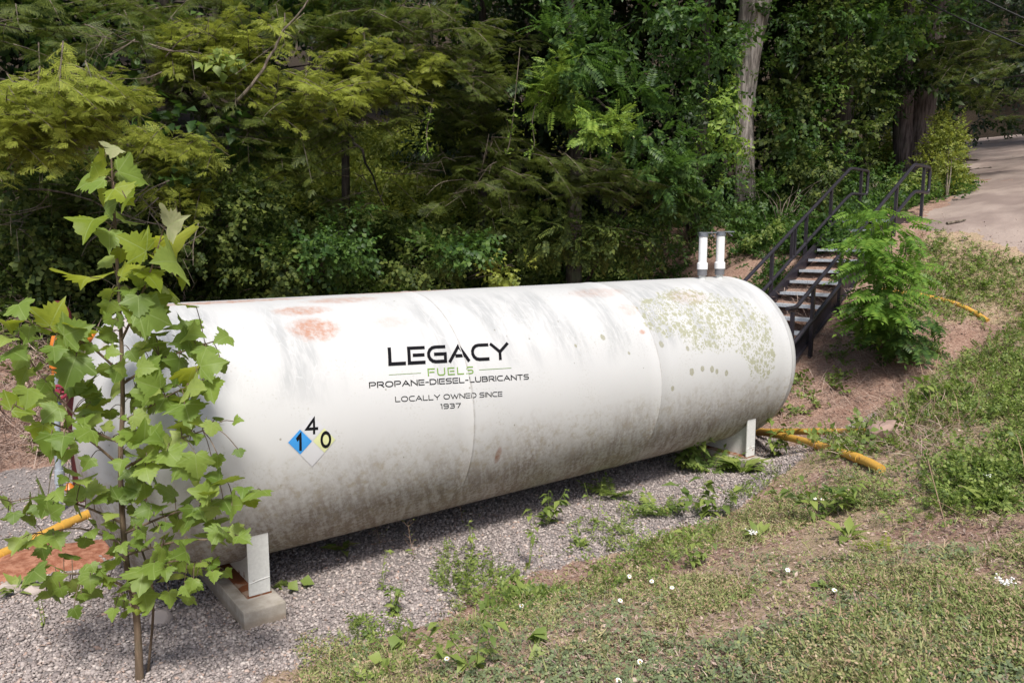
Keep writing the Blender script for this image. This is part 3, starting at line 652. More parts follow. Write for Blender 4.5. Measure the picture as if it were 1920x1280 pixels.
# ------------------------------------------------------------------ foliage templates (triangles)
def diamond(l=1., w=.5, fold=.12, bend=.12):
    V = [(0, 0, 0), (.45*l, w/2, fold*w), (l, 0, -bend*l), (.45*l, -w/2, fold*w), (.5*l, 0, 0)]
    return np.array(V, float), np.array([(0, 4, 1), (4, 2, 1), (0, 3, 4), (4, 3, 2)])
def join(parts):
    V = []; Fc = []; n = 0
    for v, f in parts: V.append(v); Fc.append(f+n); n += len(v)
    return np.concatenate(V), np.concatenate(Fc)
def place(tp, R_, p, s): return (tp[0]*s)@np.array(R_).T+np.array(p), tp[1]
def rotz(a): c, s = math.cos(a), math.sin(a); return [[c, -s, 0], [s, c, 0], [0, 0, 1]]
def strip(a, b, w, sag=0.):
    a, b = np.array(a, float), np.array(b, float); d = nrm(b-a); n = np.array([-d[1], d[0], 0])*w/2; m = (a*.4+b*.6)+np.array([0, 0, sag])
    return np.array([a-n*.5, a+n*.5, m+n, m-n, b]), np.array([(0, 1, 2), (0, 2, 3), (3, 2, 4)])
def hemlock_spray(seed):                      # flat feathery spray about 1 long, along +x, twigs and twiglets both ways
    r = random.Random(seed); P = [strip((0, 0, 0), (1, 0, -.16), .022, .03)]
    for k in range(11):
        t = .04+.085*k; L = (.50*(1-t)**.8+.08)*r.uniform(.6, 1.2)
        for sg in (-1, 1):
            an = sg*r.uniform(.6, .95); z0 = -.16*t*t; e = (t+L*math.cos(an), L*math.sin(an), z0-.22*L+r.uniform(-.05, .05)); a = (t, 0, z0)
            P.append(strip(a, e, .026, .015)); m = max(2, int(L/.085))
            for q in range(1, m+1):
                f = q/(m+.6); b = tuple(a[i]+(e[i]-a[i])*f for i in range(3))
                for s2 in (-1, 1):
                    a2 = an+s2*r.uniform(.6, .95); l2 = r.uniform(.055, .10)*(1.15-.5*f); P.append(strip(b, (b[0]+l2*math.cos(a2), b[1]+l2*math.sin(a2), b[2]-.02+r.uniform(-.012, .012)), .024))
    return join(P)
def frond(n=8, seed=0):                       # pinnate frond about 1 long
    r = random.Random(seed); P = [strip((0, 0, 0), (1, 0, -.16), .02, .03)]
    for k in range(n):
        t = .16+.82*k/n; z = -.16*t*t
        for sg in (-1, 1):
            R_ = np.array(rotz(sg*r.uniform(1.15, 1.4)))@np.array([[1, 0, 0], [0, math.cos(.2), -.2*sg], [0, .2*sg, math.cos(.2)]])
            P.append(place(diamond(1., .42, .1, .2), R_, (t, 0, z), (.30-.11*abs(t-.5))*r.uniform(.85, 1.1)))
    P.append(place(diamond(1, .42), rotz(0), (1, 0, -.16), .24)); return join(P)
def sprig(n=6, seed=0, lw=.55):               # leafy shoot about 1 long, alternate leaves
    r = random.Random(seed); P = [strip((0, 0, 0), (1, 0, -.1), .02, .03)]
    for k in range(n):
        t = .1+.85*k/n; a = (1 if k % 2 else -1)*r.uniform(.5, 1.2); ti = r.uniform(-.5, .5)
        R_ = np.array(rotz(a))@np.array([[math.cos(.3), 0, .3], [0, 1, 0], [-.3, 0, math.cos(.3)]])@np.array([[1, 0, 0], [0, math.cos(ti), -math.sin(ti)], [0, math.sin(ti), math.cos(ti)]])
        P.append(place(diamond(1., lw, .15, .2), R_, (t, 0, -.1*t*t), r.uniform(.26, .42)))
    P.append(place(diamond(1, lw), rotz(r.uniform(-.3, .3)), (1, 0, -.1), .32)); return join(P)
def tri_leaf(): return diamond(1., .75, .18, .25)
def frames(fwd, up):                          # rotation matrices with x along fwd, z near up
    x = nrm(fwd); y = nrm(np.cross(up, x)); z = np.cross(x, y); return np.stack([x, y, z], 2)
def scatter(tp, pos, fwd, up, size):
    Rm = frames(fwd, up); V = np.einsum('nij,kj->nki', Rm, tp[0])*size[:, None, None]+pos[:, None, :]
    n, k = len(pos), len(tp[0]); Fc = tp[1][None]+(np.arange(n)*k)[:, None, None]
    return V.reshape(-1, 3), Fc.reshape(-1, 3)
def merge(chunks):
    V = []; Fc = []; n = 0
    for v, f in chunks: V.append(v); Fc.append(f+n); n += len(v)
    return np.concatenate(V), np.concatenate(Fc)
TPH = [hemlock_spray(i) for i in range(4)]; TPF = [frond(8, i) for i in range(3)]; TPS = [sprig(6, i) for i in range(4)]; TPI = [sprig(5, 9+i, .85) for i in range(3)]
TPL = [tri_leaf()]
def rnd(n, s=1.): return rng.normal(size=(n, 3))*s
def in_ball(n, shell=.0):
    d = nrm(rnd(n)); r = rng.uniform(shell, 1, n)**(1/3.); return d*r[:, None]
class Crown:                                  # foliage of one plant, by kind of leaf
    def __init__(s): s.ch = {}
    def put(s, mat, tps, pos, fwd, up, size):
        k = rng.integers(0, len(tps), len(pos))
        for i, tp in enumerate(tps):
            m = k == i
            if m.any(): s.ch.setdefault(mat, []).append(scatter(tp, pos[m], fwd[m], up[m], size[m]))
    def build(s, parent, name='crown'):
        for mat, c in s.ch.items():
            v, f = merge(c); mesh_np(name, v, f, M[mat], parent)
    # layered conifer boughs filling a blob (centre, radii along camera right / depth / up)
    def boughs(s, c, rx, rv, rz, n, out, mat='hemlock', L=1.1, spray=.34, droop=.3, twigs=None):
        c = np.array(c); out = nrm(np.array(out, float))
        for _ in range(n):
            q = in_ball(1)[0]; p = c+RT*q[0]*rx+FH*q[1]*rv+ZV*q[2]*rz
            d = nrm(out+rnd(1, .38)[0]*np.array([1, 1, .8])); d[2] -= droop*rng.uniform(-.2, 1.5); d = nrm(d)
            l = L*rng.uniform(.6, 1.3); m = max(5, int(l/.085)); t = np.linspace(.0, 1, m)
            P = p+np.outer(t-.5, d)*l+np.outer(-.18*l*(t-.3)**2, ZV)
            side = nrm(np.cross(d, ZV)); sg = np.where(np.arange(m) % 2, 1., -1.)
            tap = (1.12-.55*t)
            f = d[None]*.75+side[None]*sg[:, None]*.85+rnd(m, .14)+np.outer(np.full(m, -.12), ZV)
            s.put(mat, TPH, P, f, np.tile(ZV, (m, 1))+rnd(m, .42), spray*tap*rng.uniform(.6, 1.25, m))
            if twigs is not None: twigs.tube(P[::2], np.linspace(.011, .003, len(P[::2])), 4, False)
    def leaves(s, c, rx, rv, rz, n, mat='broad', tps=None, size=.3, shell=.2, up=.8, clump=0):
        c = np.array(c); q = in_ball(n, shell)
        if clump:                             # gather into uneven clumps with gaps between
            k = in_ball(clump, .25); q = k[rng.integers(0, clump, n)] + rnd(n, .17)
        P = c+q[:, :1]*RT*rx+q[:, 1:2]*FH*rv+q[:, 2:]*ZV*rz
        o = q[:, :1]*RT+q[:, 1:2]*FH+q[:, 2:]*ZV
        f = o+rnd(n, .6); f[:, 2] -= .35
        s.put(mat, tps or TPS, P, f, up*ZV[None]+.5*o+rnd(n, .4), size*rng.uniform(.6, 1.3, n))
def limb(mb, P, r0, r1, n=9, wob=.0):
    P = smooth_path(P, 4); k = np.linspace(0, 1, len(P)); P = P+rnd(len(P), wob)*np.sin(np.pi*k)[:, None]
    mb.tube(P, r0+(r1-r0)*k, n)
def tree(name, base, label, cat='tree', group='trees of the wood'):
    b = np.array([base[0], base[1], land1(base[0], base[1])]); return thing(name, b, label, cat, group), b

def blobm(px, py, v, rx, ry): return at(px, py, v), rx/FPX*v, ry/FPX*v
# --- hemlocks along the left of the clearing
def hemlock(px, v, label, blobs, hgt=15, r=.17, extra=8, lean=(0, 0)):
    g = at(px, 640, v); o, b = tree('hemlock_tree', g, label); tw = MB(); cr = Crown(); tk = MB()
    top = b+ZV*hgt+RT*lean[0]+FH*lean[1]; limb(tk, [b-ZV*.2, b+ZV*hgt*.3+RT*.1, b+ZV*hgt*.65+RT*lean[0]*.5, top], r, .03, 10, .03)
    for (bx, by, bv, rx, ry, n, mat, dx) in blobs:
        c, wx, wz = blobm(bx, by, bv, rx, ry); out = RT*dx-FH*(.7)+ZV*.12
        cr.boughs(c, wx, .6, wz, int(n*(1.35 if mat == 'hemlock_sunlit' else .85)), out, mat, 1.0, .32, .4, tw)
        a = b+(top-b)*min(.9, max(.12, (c[2]+.5-b[2])/hgt)); limb(tk, [a, a*.5+c*.5+ZV*.25, c], .05, .012, 6, .04)
    for k in range(extra):                  # unseen boughs overhead, added to shade the wood below
        h = rng.uniform(.42, .97); a = b+(top-b)*h; L = (1-h)*4.+1.2; an = rng.uniform(0, 6.28); d = np.array([math.cos(an), math.sin(an), -.12])
        limb(tk, [a, a+d*L*.6, a+d*L], .04, .01, 5); cr.boughs(a+d*L*.6, L*.45, L*.45, .35, 12, d, 'hemlock', 1.4, .55, .25)
    tk.build('trunk', M['bark_dark'], o, True); tw.build('twigs', M['twig'], o); cr.build(o); return o
H = 'hemlock'; G = 'hemlock_sunlit'
hemlock(-330, 12.5, 'bright yellow green hemlock reaching in from the left edge of the photo', [
    (60, 215, 10.8, 150, 70, 46, G, .8), (140, 175, 10.6, 100, 45, 26, G, .8), (30, 270, 10.6, 90, 35, 16, G, .7), (60, 60, 12, 130, 70, 18, H, .6), (200, 80, 12.4, 90, 60, 14, H, .6)], 13)
hemlock(330, 16.5, 'tall hemlock with golden layered boughs behind the top of the sapling', [
    (300, 40, 13.6, 150, 60, 34, H, -.3), (420, 90, 13.4, 130, 70, 40, G, .3), (400, 20, 14, 160, 50, 26, H, .2), (350, 175, 13.8, 130, 55, 24, H, -.2), (560, 170, 13.2, 120, 50, 26, G, .6), (470, 215, 13.2, 110, 45, 22, H, .5),
    (310, 285, 12.6, 100, 45, 24, G, .3), (200, 330, 12.4, 120, 55, 22, H, -.3), (520, 300, 13.4, 100, 55, 20, H, .4), (90, 400, 12.2, 130, 60, 20, H, -.5), (330, 370, 12.4, 60, 30, 10, G, .3)], 17, .2)
hemlock(655, 20, 'hemlock with drooping olive boughs over the sunlit gap in the wood', [
    (720, 130, 14.6, 130, 65, 44, G, .2), (640, 90, 14.8, 130, 70, 32, H, -.3), (800, 80, 14.8, 110, 60, 32, H, .5), (690, 210, 14.6, 110, 45, 24, H, .2), (860, 150, 15, 90, 40, 20, H, .6), (620, 20, 15, 130, 60, 26, H, 0), (760, 20, 15, 130, 50, 26, H, .3), (590, 260, 14.6, 70, 55, 16, H, -.3), (720, 385, 15.2, 110, 30, 12, H, 0)], 18, .11, 3)
hemlock(905, 21.5, 'shaded hemlock with low grey green boughs behind the middle of the tank', [
    (1080, 325, 15.2, 130, 40, 30, H, .7), (1180, 345, 15, 100, 35, 18, H, .8), (930, 90, 16, 100, 60, 26, H, .4), (1000, 330, 15.6, 120, 45, 20, H, .3), (900, 200, 16, 60, 60, 14, H, .3), (860, 320, 16, 90, 40, 12, H, 0), (870, 230, 16.4, 60, 70, 26, H, .1), (930, 290, 16.2, 60, 60, 24, H, .2), (900, 370, 15.6, 90, 40, 16, H, .2)], 17, .14, 0)
hemlock(1990, 25, 'feathery hemlock hanging over the lane at the right edge of the photo', [
    (1840, 150, 21, 90, 38, 26, H, -.7), (1880, 70, 21.5, 80, 45, 24, H, -.6), (1800, 60, 21, 70, 40, 18, H, -.7), (1900, 190, 22, 60, 25, 12, H, -.7), (1760, 110, 21, 50, 30, 12, H, -.7)], 15, .2, 6)
# --- vine draped and broadleaf trees
def broadleaf(px, v, name, label, blobs, hgt=14, r=.18, mat_t='bark_dark', path=None, extra=13, group='trees of the wood', cat='tree', ext_mat='broad'):
    g = at(px, 640, v); o, b = tree(name, g, label, cat, group); tk = MB(); cr = Crown()
    if path is None: path = [b-ZV*.2, b+ZV*hgt*.3+RT*rng.uniform(-.2, .2), b+ZV*hgt*.65+RT*rng.uniform(-.5, .5), b+ZV*hgt]
    limb(tk, path, r, .04, 12, .02); P = np.array(path)
    for (bx, by, bv, rx, ry, n, mat, kind, size) in blobs:
        c, wx, wz = blobm(bx, by, bv, rx, ry); a = P[np.argmin(np.abs(P[:, 2]-(c[2]-.6)))]
        limb(tk, [a, a*.5+c*.5+ZV*.3, c], .045, .01, 6, .05)
        cr.leaves(c, wx, .75, wz, n, mat, {'f': TPF, 's': TPS, 'i': TPI, 'l': TPL}[kind], size, .2, .7, max(5, n//16))
    for k in range(extra):  # unseen upper crown, added dense to block light into the wood
        a = P[-1]*rng.uniform(.45, 1.)+0; h = rng.uniform(.45, 1.); a = P[0]+(P[-1]-P[0])*h; an = rng.uniform(0, 6.28); L = rng.uniform(1.2, 3.2)*(1.3-h*.6)
        c = a+np.array([math.cos(an)*L, math.sin(an)*L, .5]); limb(tk, [a, a*.5+c*.5+ZV*.3, c], .06, .015, 5)
        cr.leaves(c, 1.9, 1.9, 1.0, 260, ext_mat, TPS, .62, .2, .9, 16)
    tk.build('trunk', M[mat_t], o, True); cr.build(o); return o, b
broadleaf(1075, 18, 'vine_draped_tree', 'tree draped in bright pinnate vine leaves above the middle of the tank', [
    (1075, 190, 14.8, 60, 80, 150, 'vine', 'f', .34), (1110, 250, 14.6, 60, 60, 110, 'vine', 'f', .32), (1040, 110, 15.2, 70, 55, 120, 'broad', 'f', .36), (1150, 210, 15.2, 70, 60, 110, 'broad', 'f', .36), (1200, 275, 15, 80, 50, 120, 'broad', 'f', .36), (1120, 90, 15.6, 80, 70, 110, 'broad', 'f', .38), (1190, 40, 15.8, 110, 60, 130, 'broad', 's', .4), (1240, 330, 14.8, 60, 45, 90, 'broad', 'f', .34), (1010, 60, 15.6, 70, 60, 90, 'broad', 's', .36)], 15, .2)
broadleaf(1290, 18.5, 'leafy_tree', 'dark leafy tree standing left of the pale grey trunk', [
    (1300, 60, 16, 90, 70, 150, 'broad', 's', .36), (1330, 150, 15.6, 60, 60, 120, 'broad', 's', .34), (1340, 230, 15.4, 50, 50, 110, 'vine', 's', .3), (1320, 300, 15.2, 60, 50, 100, 'broad', 's', .3), (1250, 150, 16.6, 70, 90, 110, 'broad', 's', .36), (1345, 345, 15.2, 25, 30, 40, 'broad', 's', .24), (1260, 240, 16, 60, 60, 80, 'far', 's', .34)], 15, .17)
broadleaf(420, 15.8, 'young_maple', 'young broad leaved maple growing among the golden hemlock boughs', [
    (430, 130, 13.3, 60, 40, 70, 'weed', 'l', .19), (300, 200, 13.0, 70, 45, 60, 'broad', 'l', .2), (380, 260, 13.2, 80, 50, 80, 'broad', 'l', .2), (340, 330, 12.9, 60, 40, 60, 'broad', 'l', .19), (500, 250, 13.8, 70, 60, 60, 'broad', 'l', .2), (230, 130, 13.4, 60, 50, 50, 'broad', 'l', .2)], 9, .09, extra=4)
vt = 19.0
pth = [at(1400, 400, vt), at(1396, 330, vt), at(1394, 230, vt), at(1400, 120, vt), at(1417, 0, vt), at(1436, -140, vt), at(1470, -420, vt), at(1500, -800, vt)]
pth[0][2] = land1(pth[0][0], pth[0][1])-.3
gt, gb = tree('grey_trunk_tree', pth[1], 'tall tree with a pale grey trunk leaning right above the vent pipes'); tk = MB(); cr = Crown()
Pq = smooth_path(pth, 5); kk = np.linspace(0, 1, len(Pq)); rad_ = np.interp(kk, [0, .1, .3, .5, .62, 1], [.30, .25, .235, .33, .40, .12]); tk.tube(Pq, rad_, 22)
limb(tk, [at(1412, 20, vt), at(1385, -60, vt), at(1340, -200, vt)], .2, .08, 10)
for k in range(9):  # unseen crown overhead, added for its shade
    a = Pq[int(len(Pq)*rng.uniform(.68, .98))]; an = rng.uniform(0, 6.28); L = rng.uniform(1.5, 3.5); c = a+np.array([math.cos(an)*L, math.sin(an)*L, .6]); limb(tk, [a, a*.5+c*.5+ZV*.4, c], .07, .02, 6)
    cr.leaves(c, 1.8, 1.8, 1.1, 200, 'broad', TPS, .55, .2, .9, 16)
for q in ((1388, 60, 26), (1384, 120, 18), (1402, 300, 24), (1380, 340, 30)): cr.leaves(at(q[0], q[1], vt-.45), .35, .2, .45, q[2], 'vine', TPI, .2, .0, .6, 4)
tk.build('trunk', M['bark_grey'], gt, True); cr.build(gt)
broadleaf(1545, 21, 'ivy_clad_tree', 'dark ivy clad tree between the pale grey trunk and the double trunk', [
    (1490, 150, 18.6, 60, 90, 170, 'ivy', 'i', .32), (1520, 220, 18.4, 60, 70, 130, 'broad', 'i', .30), (1560, 90, 19, 80, 80, 170, 'ivy', 'i', .34), (1610, 180, 19, 60, 80, 140, 'ivy', 'i', .32), (1470, 60, 19.2, 60, 60, 110, 'broad', 's', .34), (1630, 60, 19.4, 70, 60, 140, 'broad', 'i', .34), (1490, 270, 18.2, 60, 40, 90, 'ivy', 'i', .3), (1580, 270, 18.6, 60, 50, 110, 'ivy', 'i', .3), (1540, 20, 19, 90, 40, 100, 'broad', 's', .36)], 14, .3)
# double trunk beside the lane
vd = 23.; dt, db = tree('double_trunk_tree', at(1703, 330, vd), 'dark tree with two trunks rising side by side beside the lane'); tk = MB(); cr = Crown()
for P, r in (([at(1702, 345, vd), at(1694, 250, vd), at(1696, 150, vd), at(1700, 0, vd), at(1702, -250, vd)], .30), ([at(1712, 348, vd-.1), at(1722, 260, vd-.1), at(1740, 160, vd-.1), at(1762, 30, vd-.1), at(1785, -200, vd-.1)], .34)):
    P[0][2] = min(P[0][2], land1(P[0][0], P[0][1])-.2); Ps = smooth_path(P, 5); tk.tube(Ps, np.interp(np.linspace(0, 1, len(Ps)), [0, .15, 1], [r*1.25, r, r*.6]), 18)
for q in ((1700, 120, 45, 35, 60, 'broad'), (1660, 60, 60, 50, 110, 'vine'), (1740, 40, 70, 50, 130, 'broad'), (1690, 20, 60, 40, 80, 'broad'), (1650, 150, 40, 40, 70, 'broad'), (1730, 135, 45, 22, 50, 'far')):
    c, wx, wz = blobm(q[0], q[1], vd-1.2, q[2], q[3]); limb(tk, [at(1705, min(60, q[1]), vd), c], .05, .01, 5); cr.leaves(c, wx, .8, wz, q[4], q[5], TPS, .4, .1, .8, 9)
for k in range(8):
    c = at(1730+rng.uniform(-300, 300), rng.uniform(-450, -60), vd+rng.uniform(.5, 5)); limb(tk, [at(1740, -20, vd), c], .07, .015, 5); cr.leaves(c, 1.8, 1.8, 1.1, 170, 'broad', TPS, .55, .2, .9, 14)
tk.build('trunk', M['bark_purple'], dt, True); cr.build(dt)
# --- the dark wood behind
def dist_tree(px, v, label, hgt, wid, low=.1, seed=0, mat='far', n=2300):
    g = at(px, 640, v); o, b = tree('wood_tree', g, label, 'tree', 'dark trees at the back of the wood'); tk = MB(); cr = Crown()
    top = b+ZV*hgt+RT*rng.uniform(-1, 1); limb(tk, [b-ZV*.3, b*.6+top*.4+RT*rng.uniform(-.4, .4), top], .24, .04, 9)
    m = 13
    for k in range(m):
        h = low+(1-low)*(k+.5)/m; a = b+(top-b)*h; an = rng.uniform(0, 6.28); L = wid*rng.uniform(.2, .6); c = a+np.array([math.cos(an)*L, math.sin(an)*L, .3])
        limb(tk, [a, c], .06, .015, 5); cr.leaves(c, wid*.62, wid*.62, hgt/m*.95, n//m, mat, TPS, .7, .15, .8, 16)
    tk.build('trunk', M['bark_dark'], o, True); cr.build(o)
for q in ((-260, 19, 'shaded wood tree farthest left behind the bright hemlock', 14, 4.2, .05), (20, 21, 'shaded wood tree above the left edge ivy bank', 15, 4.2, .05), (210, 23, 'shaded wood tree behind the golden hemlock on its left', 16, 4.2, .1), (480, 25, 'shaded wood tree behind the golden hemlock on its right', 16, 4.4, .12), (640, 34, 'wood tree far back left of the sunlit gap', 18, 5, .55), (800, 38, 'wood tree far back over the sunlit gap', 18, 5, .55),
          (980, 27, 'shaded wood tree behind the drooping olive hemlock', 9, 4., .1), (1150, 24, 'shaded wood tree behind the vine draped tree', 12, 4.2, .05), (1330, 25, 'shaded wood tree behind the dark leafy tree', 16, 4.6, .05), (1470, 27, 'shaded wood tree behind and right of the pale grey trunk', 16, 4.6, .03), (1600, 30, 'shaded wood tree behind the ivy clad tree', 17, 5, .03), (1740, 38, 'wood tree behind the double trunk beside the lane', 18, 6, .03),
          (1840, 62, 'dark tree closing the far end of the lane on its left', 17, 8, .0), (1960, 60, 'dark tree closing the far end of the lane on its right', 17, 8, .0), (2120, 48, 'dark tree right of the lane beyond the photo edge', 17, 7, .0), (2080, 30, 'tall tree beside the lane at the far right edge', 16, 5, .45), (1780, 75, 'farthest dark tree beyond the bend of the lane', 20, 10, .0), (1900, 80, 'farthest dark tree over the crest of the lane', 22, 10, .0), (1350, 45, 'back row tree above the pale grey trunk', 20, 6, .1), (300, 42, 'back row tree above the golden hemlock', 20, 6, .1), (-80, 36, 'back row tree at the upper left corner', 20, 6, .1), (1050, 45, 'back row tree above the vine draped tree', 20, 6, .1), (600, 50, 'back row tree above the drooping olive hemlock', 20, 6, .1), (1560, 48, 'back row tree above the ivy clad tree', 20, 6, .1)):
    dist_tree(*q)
for wx, wy, lab in ((20.5, -7.5, 'tall tree right of the lane shading its near end'), (28., -6., 'tall tree right of the lane shading its middle'), (37., -5., 'tall tree right of the lane shading its crest')):
    d_ = np.array([wx, wy, 0])-CAM; dist_tree(960+FPX*(d_@RT)/(d_@FH), d_@FH, lab, 14, 4.5, .3, 0, 'broad', 1500)
# --- shrubs
def shrub(name, px, py, label, blobs, stems=5, group='shrubs on the bank', cat='shrub'):
    g = ground_at(px, py); o = thing(name, g, label, cat, group); cr = Crown(); st = MB()
    for (bx, by, v, rx, ry, n, mat, kind, size) in blobs:
        c, wx, wz = blobm(bx, by, v, rx, ry)
        for k in range(stems): e = c+RT*rng.uniform(-.6, .6)*wx+ZV*rng.uniform(-.3, .7)*wz+FH*rng.uniform(-.2, .2); limb(st, [g-ZV*.1, g*.5+e*.5+rnd(1, .08)[0], e], .016, .004, 5)
        cr.leaves(c, wx, min(wx, .7), wz, n, mat, {'f': TPF, 's': TPS, 'i': TPI, 'l': TPL}[kind], size, .1, .7, max(6, n//12))
    st.build('stems', M['twig'], o); cr.build(o, 'leaves'); return o
shrub('ivy_shrub', 60, 540, 'dark ivy covered shrub at the left edge behind the sapling leaves', [(60, 470, 12, 130, 70, 420, 'ivy', 'i', .26), (180, 420, 12.4, 110, 80, 380, 'ivy', 'i', .26), (30, 360, 12.2, 90, 60, 220, 'ivy', 'i', .26)])
shrub('ivy_shrub', 330, 530, 'ivy shrub just right of the sapling top', [(330, 450, 13, 100, 60, 330, 'ivy', 'i', .26), (420, 400, 13.4, 90, 60, 260, 'ivy', 'i', .26), (250, 370, 13.2, 80, 60, 190, 'broad', 's', .28)])
shrub('leafy_shrub', 600, 535, 'fresh green leafy shrub behind the left half of the tank top', [(600, 470, 13.6, 80, 45, 240, 'broad', 'i', .26), (660, 440, 14, 60, 40, 140, 'broad', 's', .28), (520, 500, 13.4, 70, 35, 170, 'ivy', 'i', .25)])
shrub('leafy_shrub', 860, 520, 'leafy shrub with pale tips behind the lettering on the tank', [(860, 470, 14.4, 70, 40, 170, 'broad', 'i', .27), (950, 505, 14.2, 45, 22, 60, 'bush', 'i', .24), (790, 490, 14.2, 60, 35, 130, 'ivy', 'i', .25)])
shrub('sunlit_bush', 1775, 375, 'sunlit yellow green bush at the left edge of the lane', [(1772, 300, 20.5, 36, 55, 520, 'bush', 's', .22), (1786, 345, 20, 26, 32, 260, 'bush', 's', .2), (1778, 250, 21, 24, 36, 200, 'bush', 's', .22), (1768, 360, 19.6, 40, 24, 320, 'bush', 's', .2), (1760, 330, 19.8, 40, 40, 320, 'bush', 's', .2)], 2)
shrub('sunlit_bush', 1655, 330, 'low sunlit bush glimpsed left of the double trunk', [(1658, 285, 24, 28, 30, 160, 'bush', 's', .3), (1640, 300, 24, 25, 25, 90, 'vine', 's', .3)], 4)
shrub('fern_shrub', 1460, 430, 'tangled green undergrowth between the pale trunk and the staircase', [(1450, 380, 17.5, 60, 40, 230, 'broad', 's', .26), (1510, 340, 18, 55, 45, 220, 'ivy', 's', .28), (1430, 440, 16.6, 45, 25, 130, 'weed', 's', .2), (1560, 330, 18.4, 50, 40, 170, 'broad', 's', .28)], 5)
shrub('fern_shrub', 1640, 380, 'shaded undergrowth behind the top of the staircase rail', [(1640, 350, 20, 50, 35, 180, 'broad', 's', .28), (1700, 365, 19, 40, 28, 150, 'weed', 's', .24), (1600, 320, 20.5, 40, 40, 130, 'ivy', 's', .28)], 5)
shrub('leafy_shrub', 1300, 470, 'leafy undergrowth on the bank behind the vent pipes', [(1290, 420, 16, 90, 40, 260, 'broad', 's', .26), (1180, 450, 15.4, 90, 40, 240, 'ivy', 's', .28), (1050, 440, 15.4, 90, 40, 220, 'ivy', 'f', .3)], 5)
# locust shrub hanging by the staircase
g = ground_at(1655, 668); lo = thing('locust_shrub', g, 'bright green locust shrub with feathery fronds leaning over the staircase', 'shrub'); cr = Crown(); st = MB(); vg = (g-CAM)@FH
for (bx, by, rx, ry, n, mat, dv) in ((1640, 500, 42, 36, 44, 'locust', -.2), (1655, 560, 46, 36, 52, 'locust', -.3), (1690, 505, 34, 32, 26, 'locust', .1), (1622, 450, 30, 26, 26, 'locust', .0), (1672, 425, 34, 22, 20, 'locust', .2), (1672, 610, 44, 32, 40, 'broad', -.1), (1705, 645, 38, 26, 26, 'broad', .0), (1625, 585, 22, 24, 14, 'locust', -.3), (1640, 398, 50, 12, 14, 'locust', .3), (1700, 445, 22, 18, 9, 'locust', -.2), (1740, 610, 22, 20, 7, 'broad', 0)):  # lower fronds get the darker leaf colour, painting in their shade
    c, wx, wz = blobm(bx, by, vg-.35+dv, rx, ry); limb(st, [g-ZV*.05, g*.5+c*.5+ZV*.25+rnd(1, .06)[0], c], .022, .006, 6)
    n = int(n*1.15); q = in_ball(n); P = c+q[:, :1]*RT*wx+q[:, 1:2]*FH*.4+q[:, 2:]*ZV*wz; f = q[:, :1]*RT*1.1+q[:, 1:2]*FH+rnd(n, .45)-FH*.25; f[:, 2] = f[:, 2]*.4-.25
    cr.put(mat, TPF, P, f, ZV[None]+rnd(n, .3)-FH*.25, rng.uniform(.28, .5, n))
st.build('stems', M['twig'], lo); cr.build(lo, 'leaves')
# hanging vines
def hang(pts, v, label, n=26):
    P = smooth_path([at(x, y, v) for x, y in pts], 6); mb = MB().tube(P, .008, 5); o = thing('hanging_vine', P[0], label, 'vine', 'vines hanging in the gap'); mb.build('stem', M['twig'], o)
    cr = Crown(); i = rng.integers(len(P)//3, len(P), n); cr.put('vine', TPI, P[i]+rnd(n, .02), rnd(n)-ZV*.4, ZV[None]+rnd(n, .4), rng.uniform(.08, .15, n)); cr.build(o, 'leaves')
hang([(975, 90), (968, 160), (962, 220), (955, 270), (948, 290)], 14.6, 'long thin vine hanging left of the vine draped tree')
hang([(812, 185), (806, 215), (800, 250), (803, 285)], 14.4, 'short vine hanging in front of the sunlit gap')
hang([(1005, 190), (998, 230), (1002, 270), (992, 285)], 14.8, 'vine strand hanging against the dark gap right of the long thin vine', 18)
# bare branches
def branch(pts, v, r, label):
    P = [at(x, y, v+dv) for x, y, dv in pts]; mb = MB(); limb(mb, P, r, r*.35, 7, .01)
    for k in range(4): a = np.array(P[1+k % (len(P)-1)]); limb(mb, [a, a+rnd(1, .25)[0]+ZV*.05, a+rnd(1, .45)[0]], r*.3, .004, 5)
    tag(mb.build('bare_branch', M['twig'], None, True), label, 'branch')
branch([(445, 190, 0), (480, 150, -.1), (510, 100, 0), (530, 60, .1), (580, 0, .2), (600, -40, .3)], 12.9, .028, 'curved grey bare branch in front of the golden hemlock boughs')
branch([(0, 360, 0), (70, 355, 0), (150, 368, -.1), (250, 410, -.2), (330, 425, -.1)], 11.7, .02, 'long bare grey branch crossing the ivy shrub left of the sapling top')

for k, (px, py, lab) in enumerate(((60, 285, 'cluster of bare twigs under the bright left hemlock bough'), (40, 420, 'bare twig cluster at the left edge among the ivy'), (300, 380, 'bare twig cluster just right of the sapling top'), (240, 110, 'bare grey twigs between the two golden hemlocks'), (720, 330, 'bare dark twigs in front of the sunlit gap'), (880, 335, 'bare twigs at the right side of the sunlit gap'))):
    v0 = 11.6 if px < 320 else 15.5; mb = MB(); c = at(px, py, v0)
    for q in range(9):
        a = c+RT*rng.uniform(-.7, .7)+ZV*rng.uniform(-.35, .35); d = nrm(RT*rng.uniform(-1, 1)+ZV*rng.uniform(-.5, .35)-FH*.4)*rng.uniform(.4, 1.); m_ = a+d*.5+rnd(1, .05)[0]
        P = smooth_path([a, m_, a+d], 4); mb.tube(P, np.linspace(.010, .003, len(P)), 5)
        for w in range(3): b = P[rng.integers(2, len(P))]; mb.tube([b, b+(nrm(d)+rnd(1, .5)[0])*.16, b+(nrm(d)+rnd(1, .5)[0])*.3], [.005, .003, .0015], 4)
    tag(mb.build('dead_twigs', M['twig']), lab, 'twigs', 'dead twigs in the wood edge')

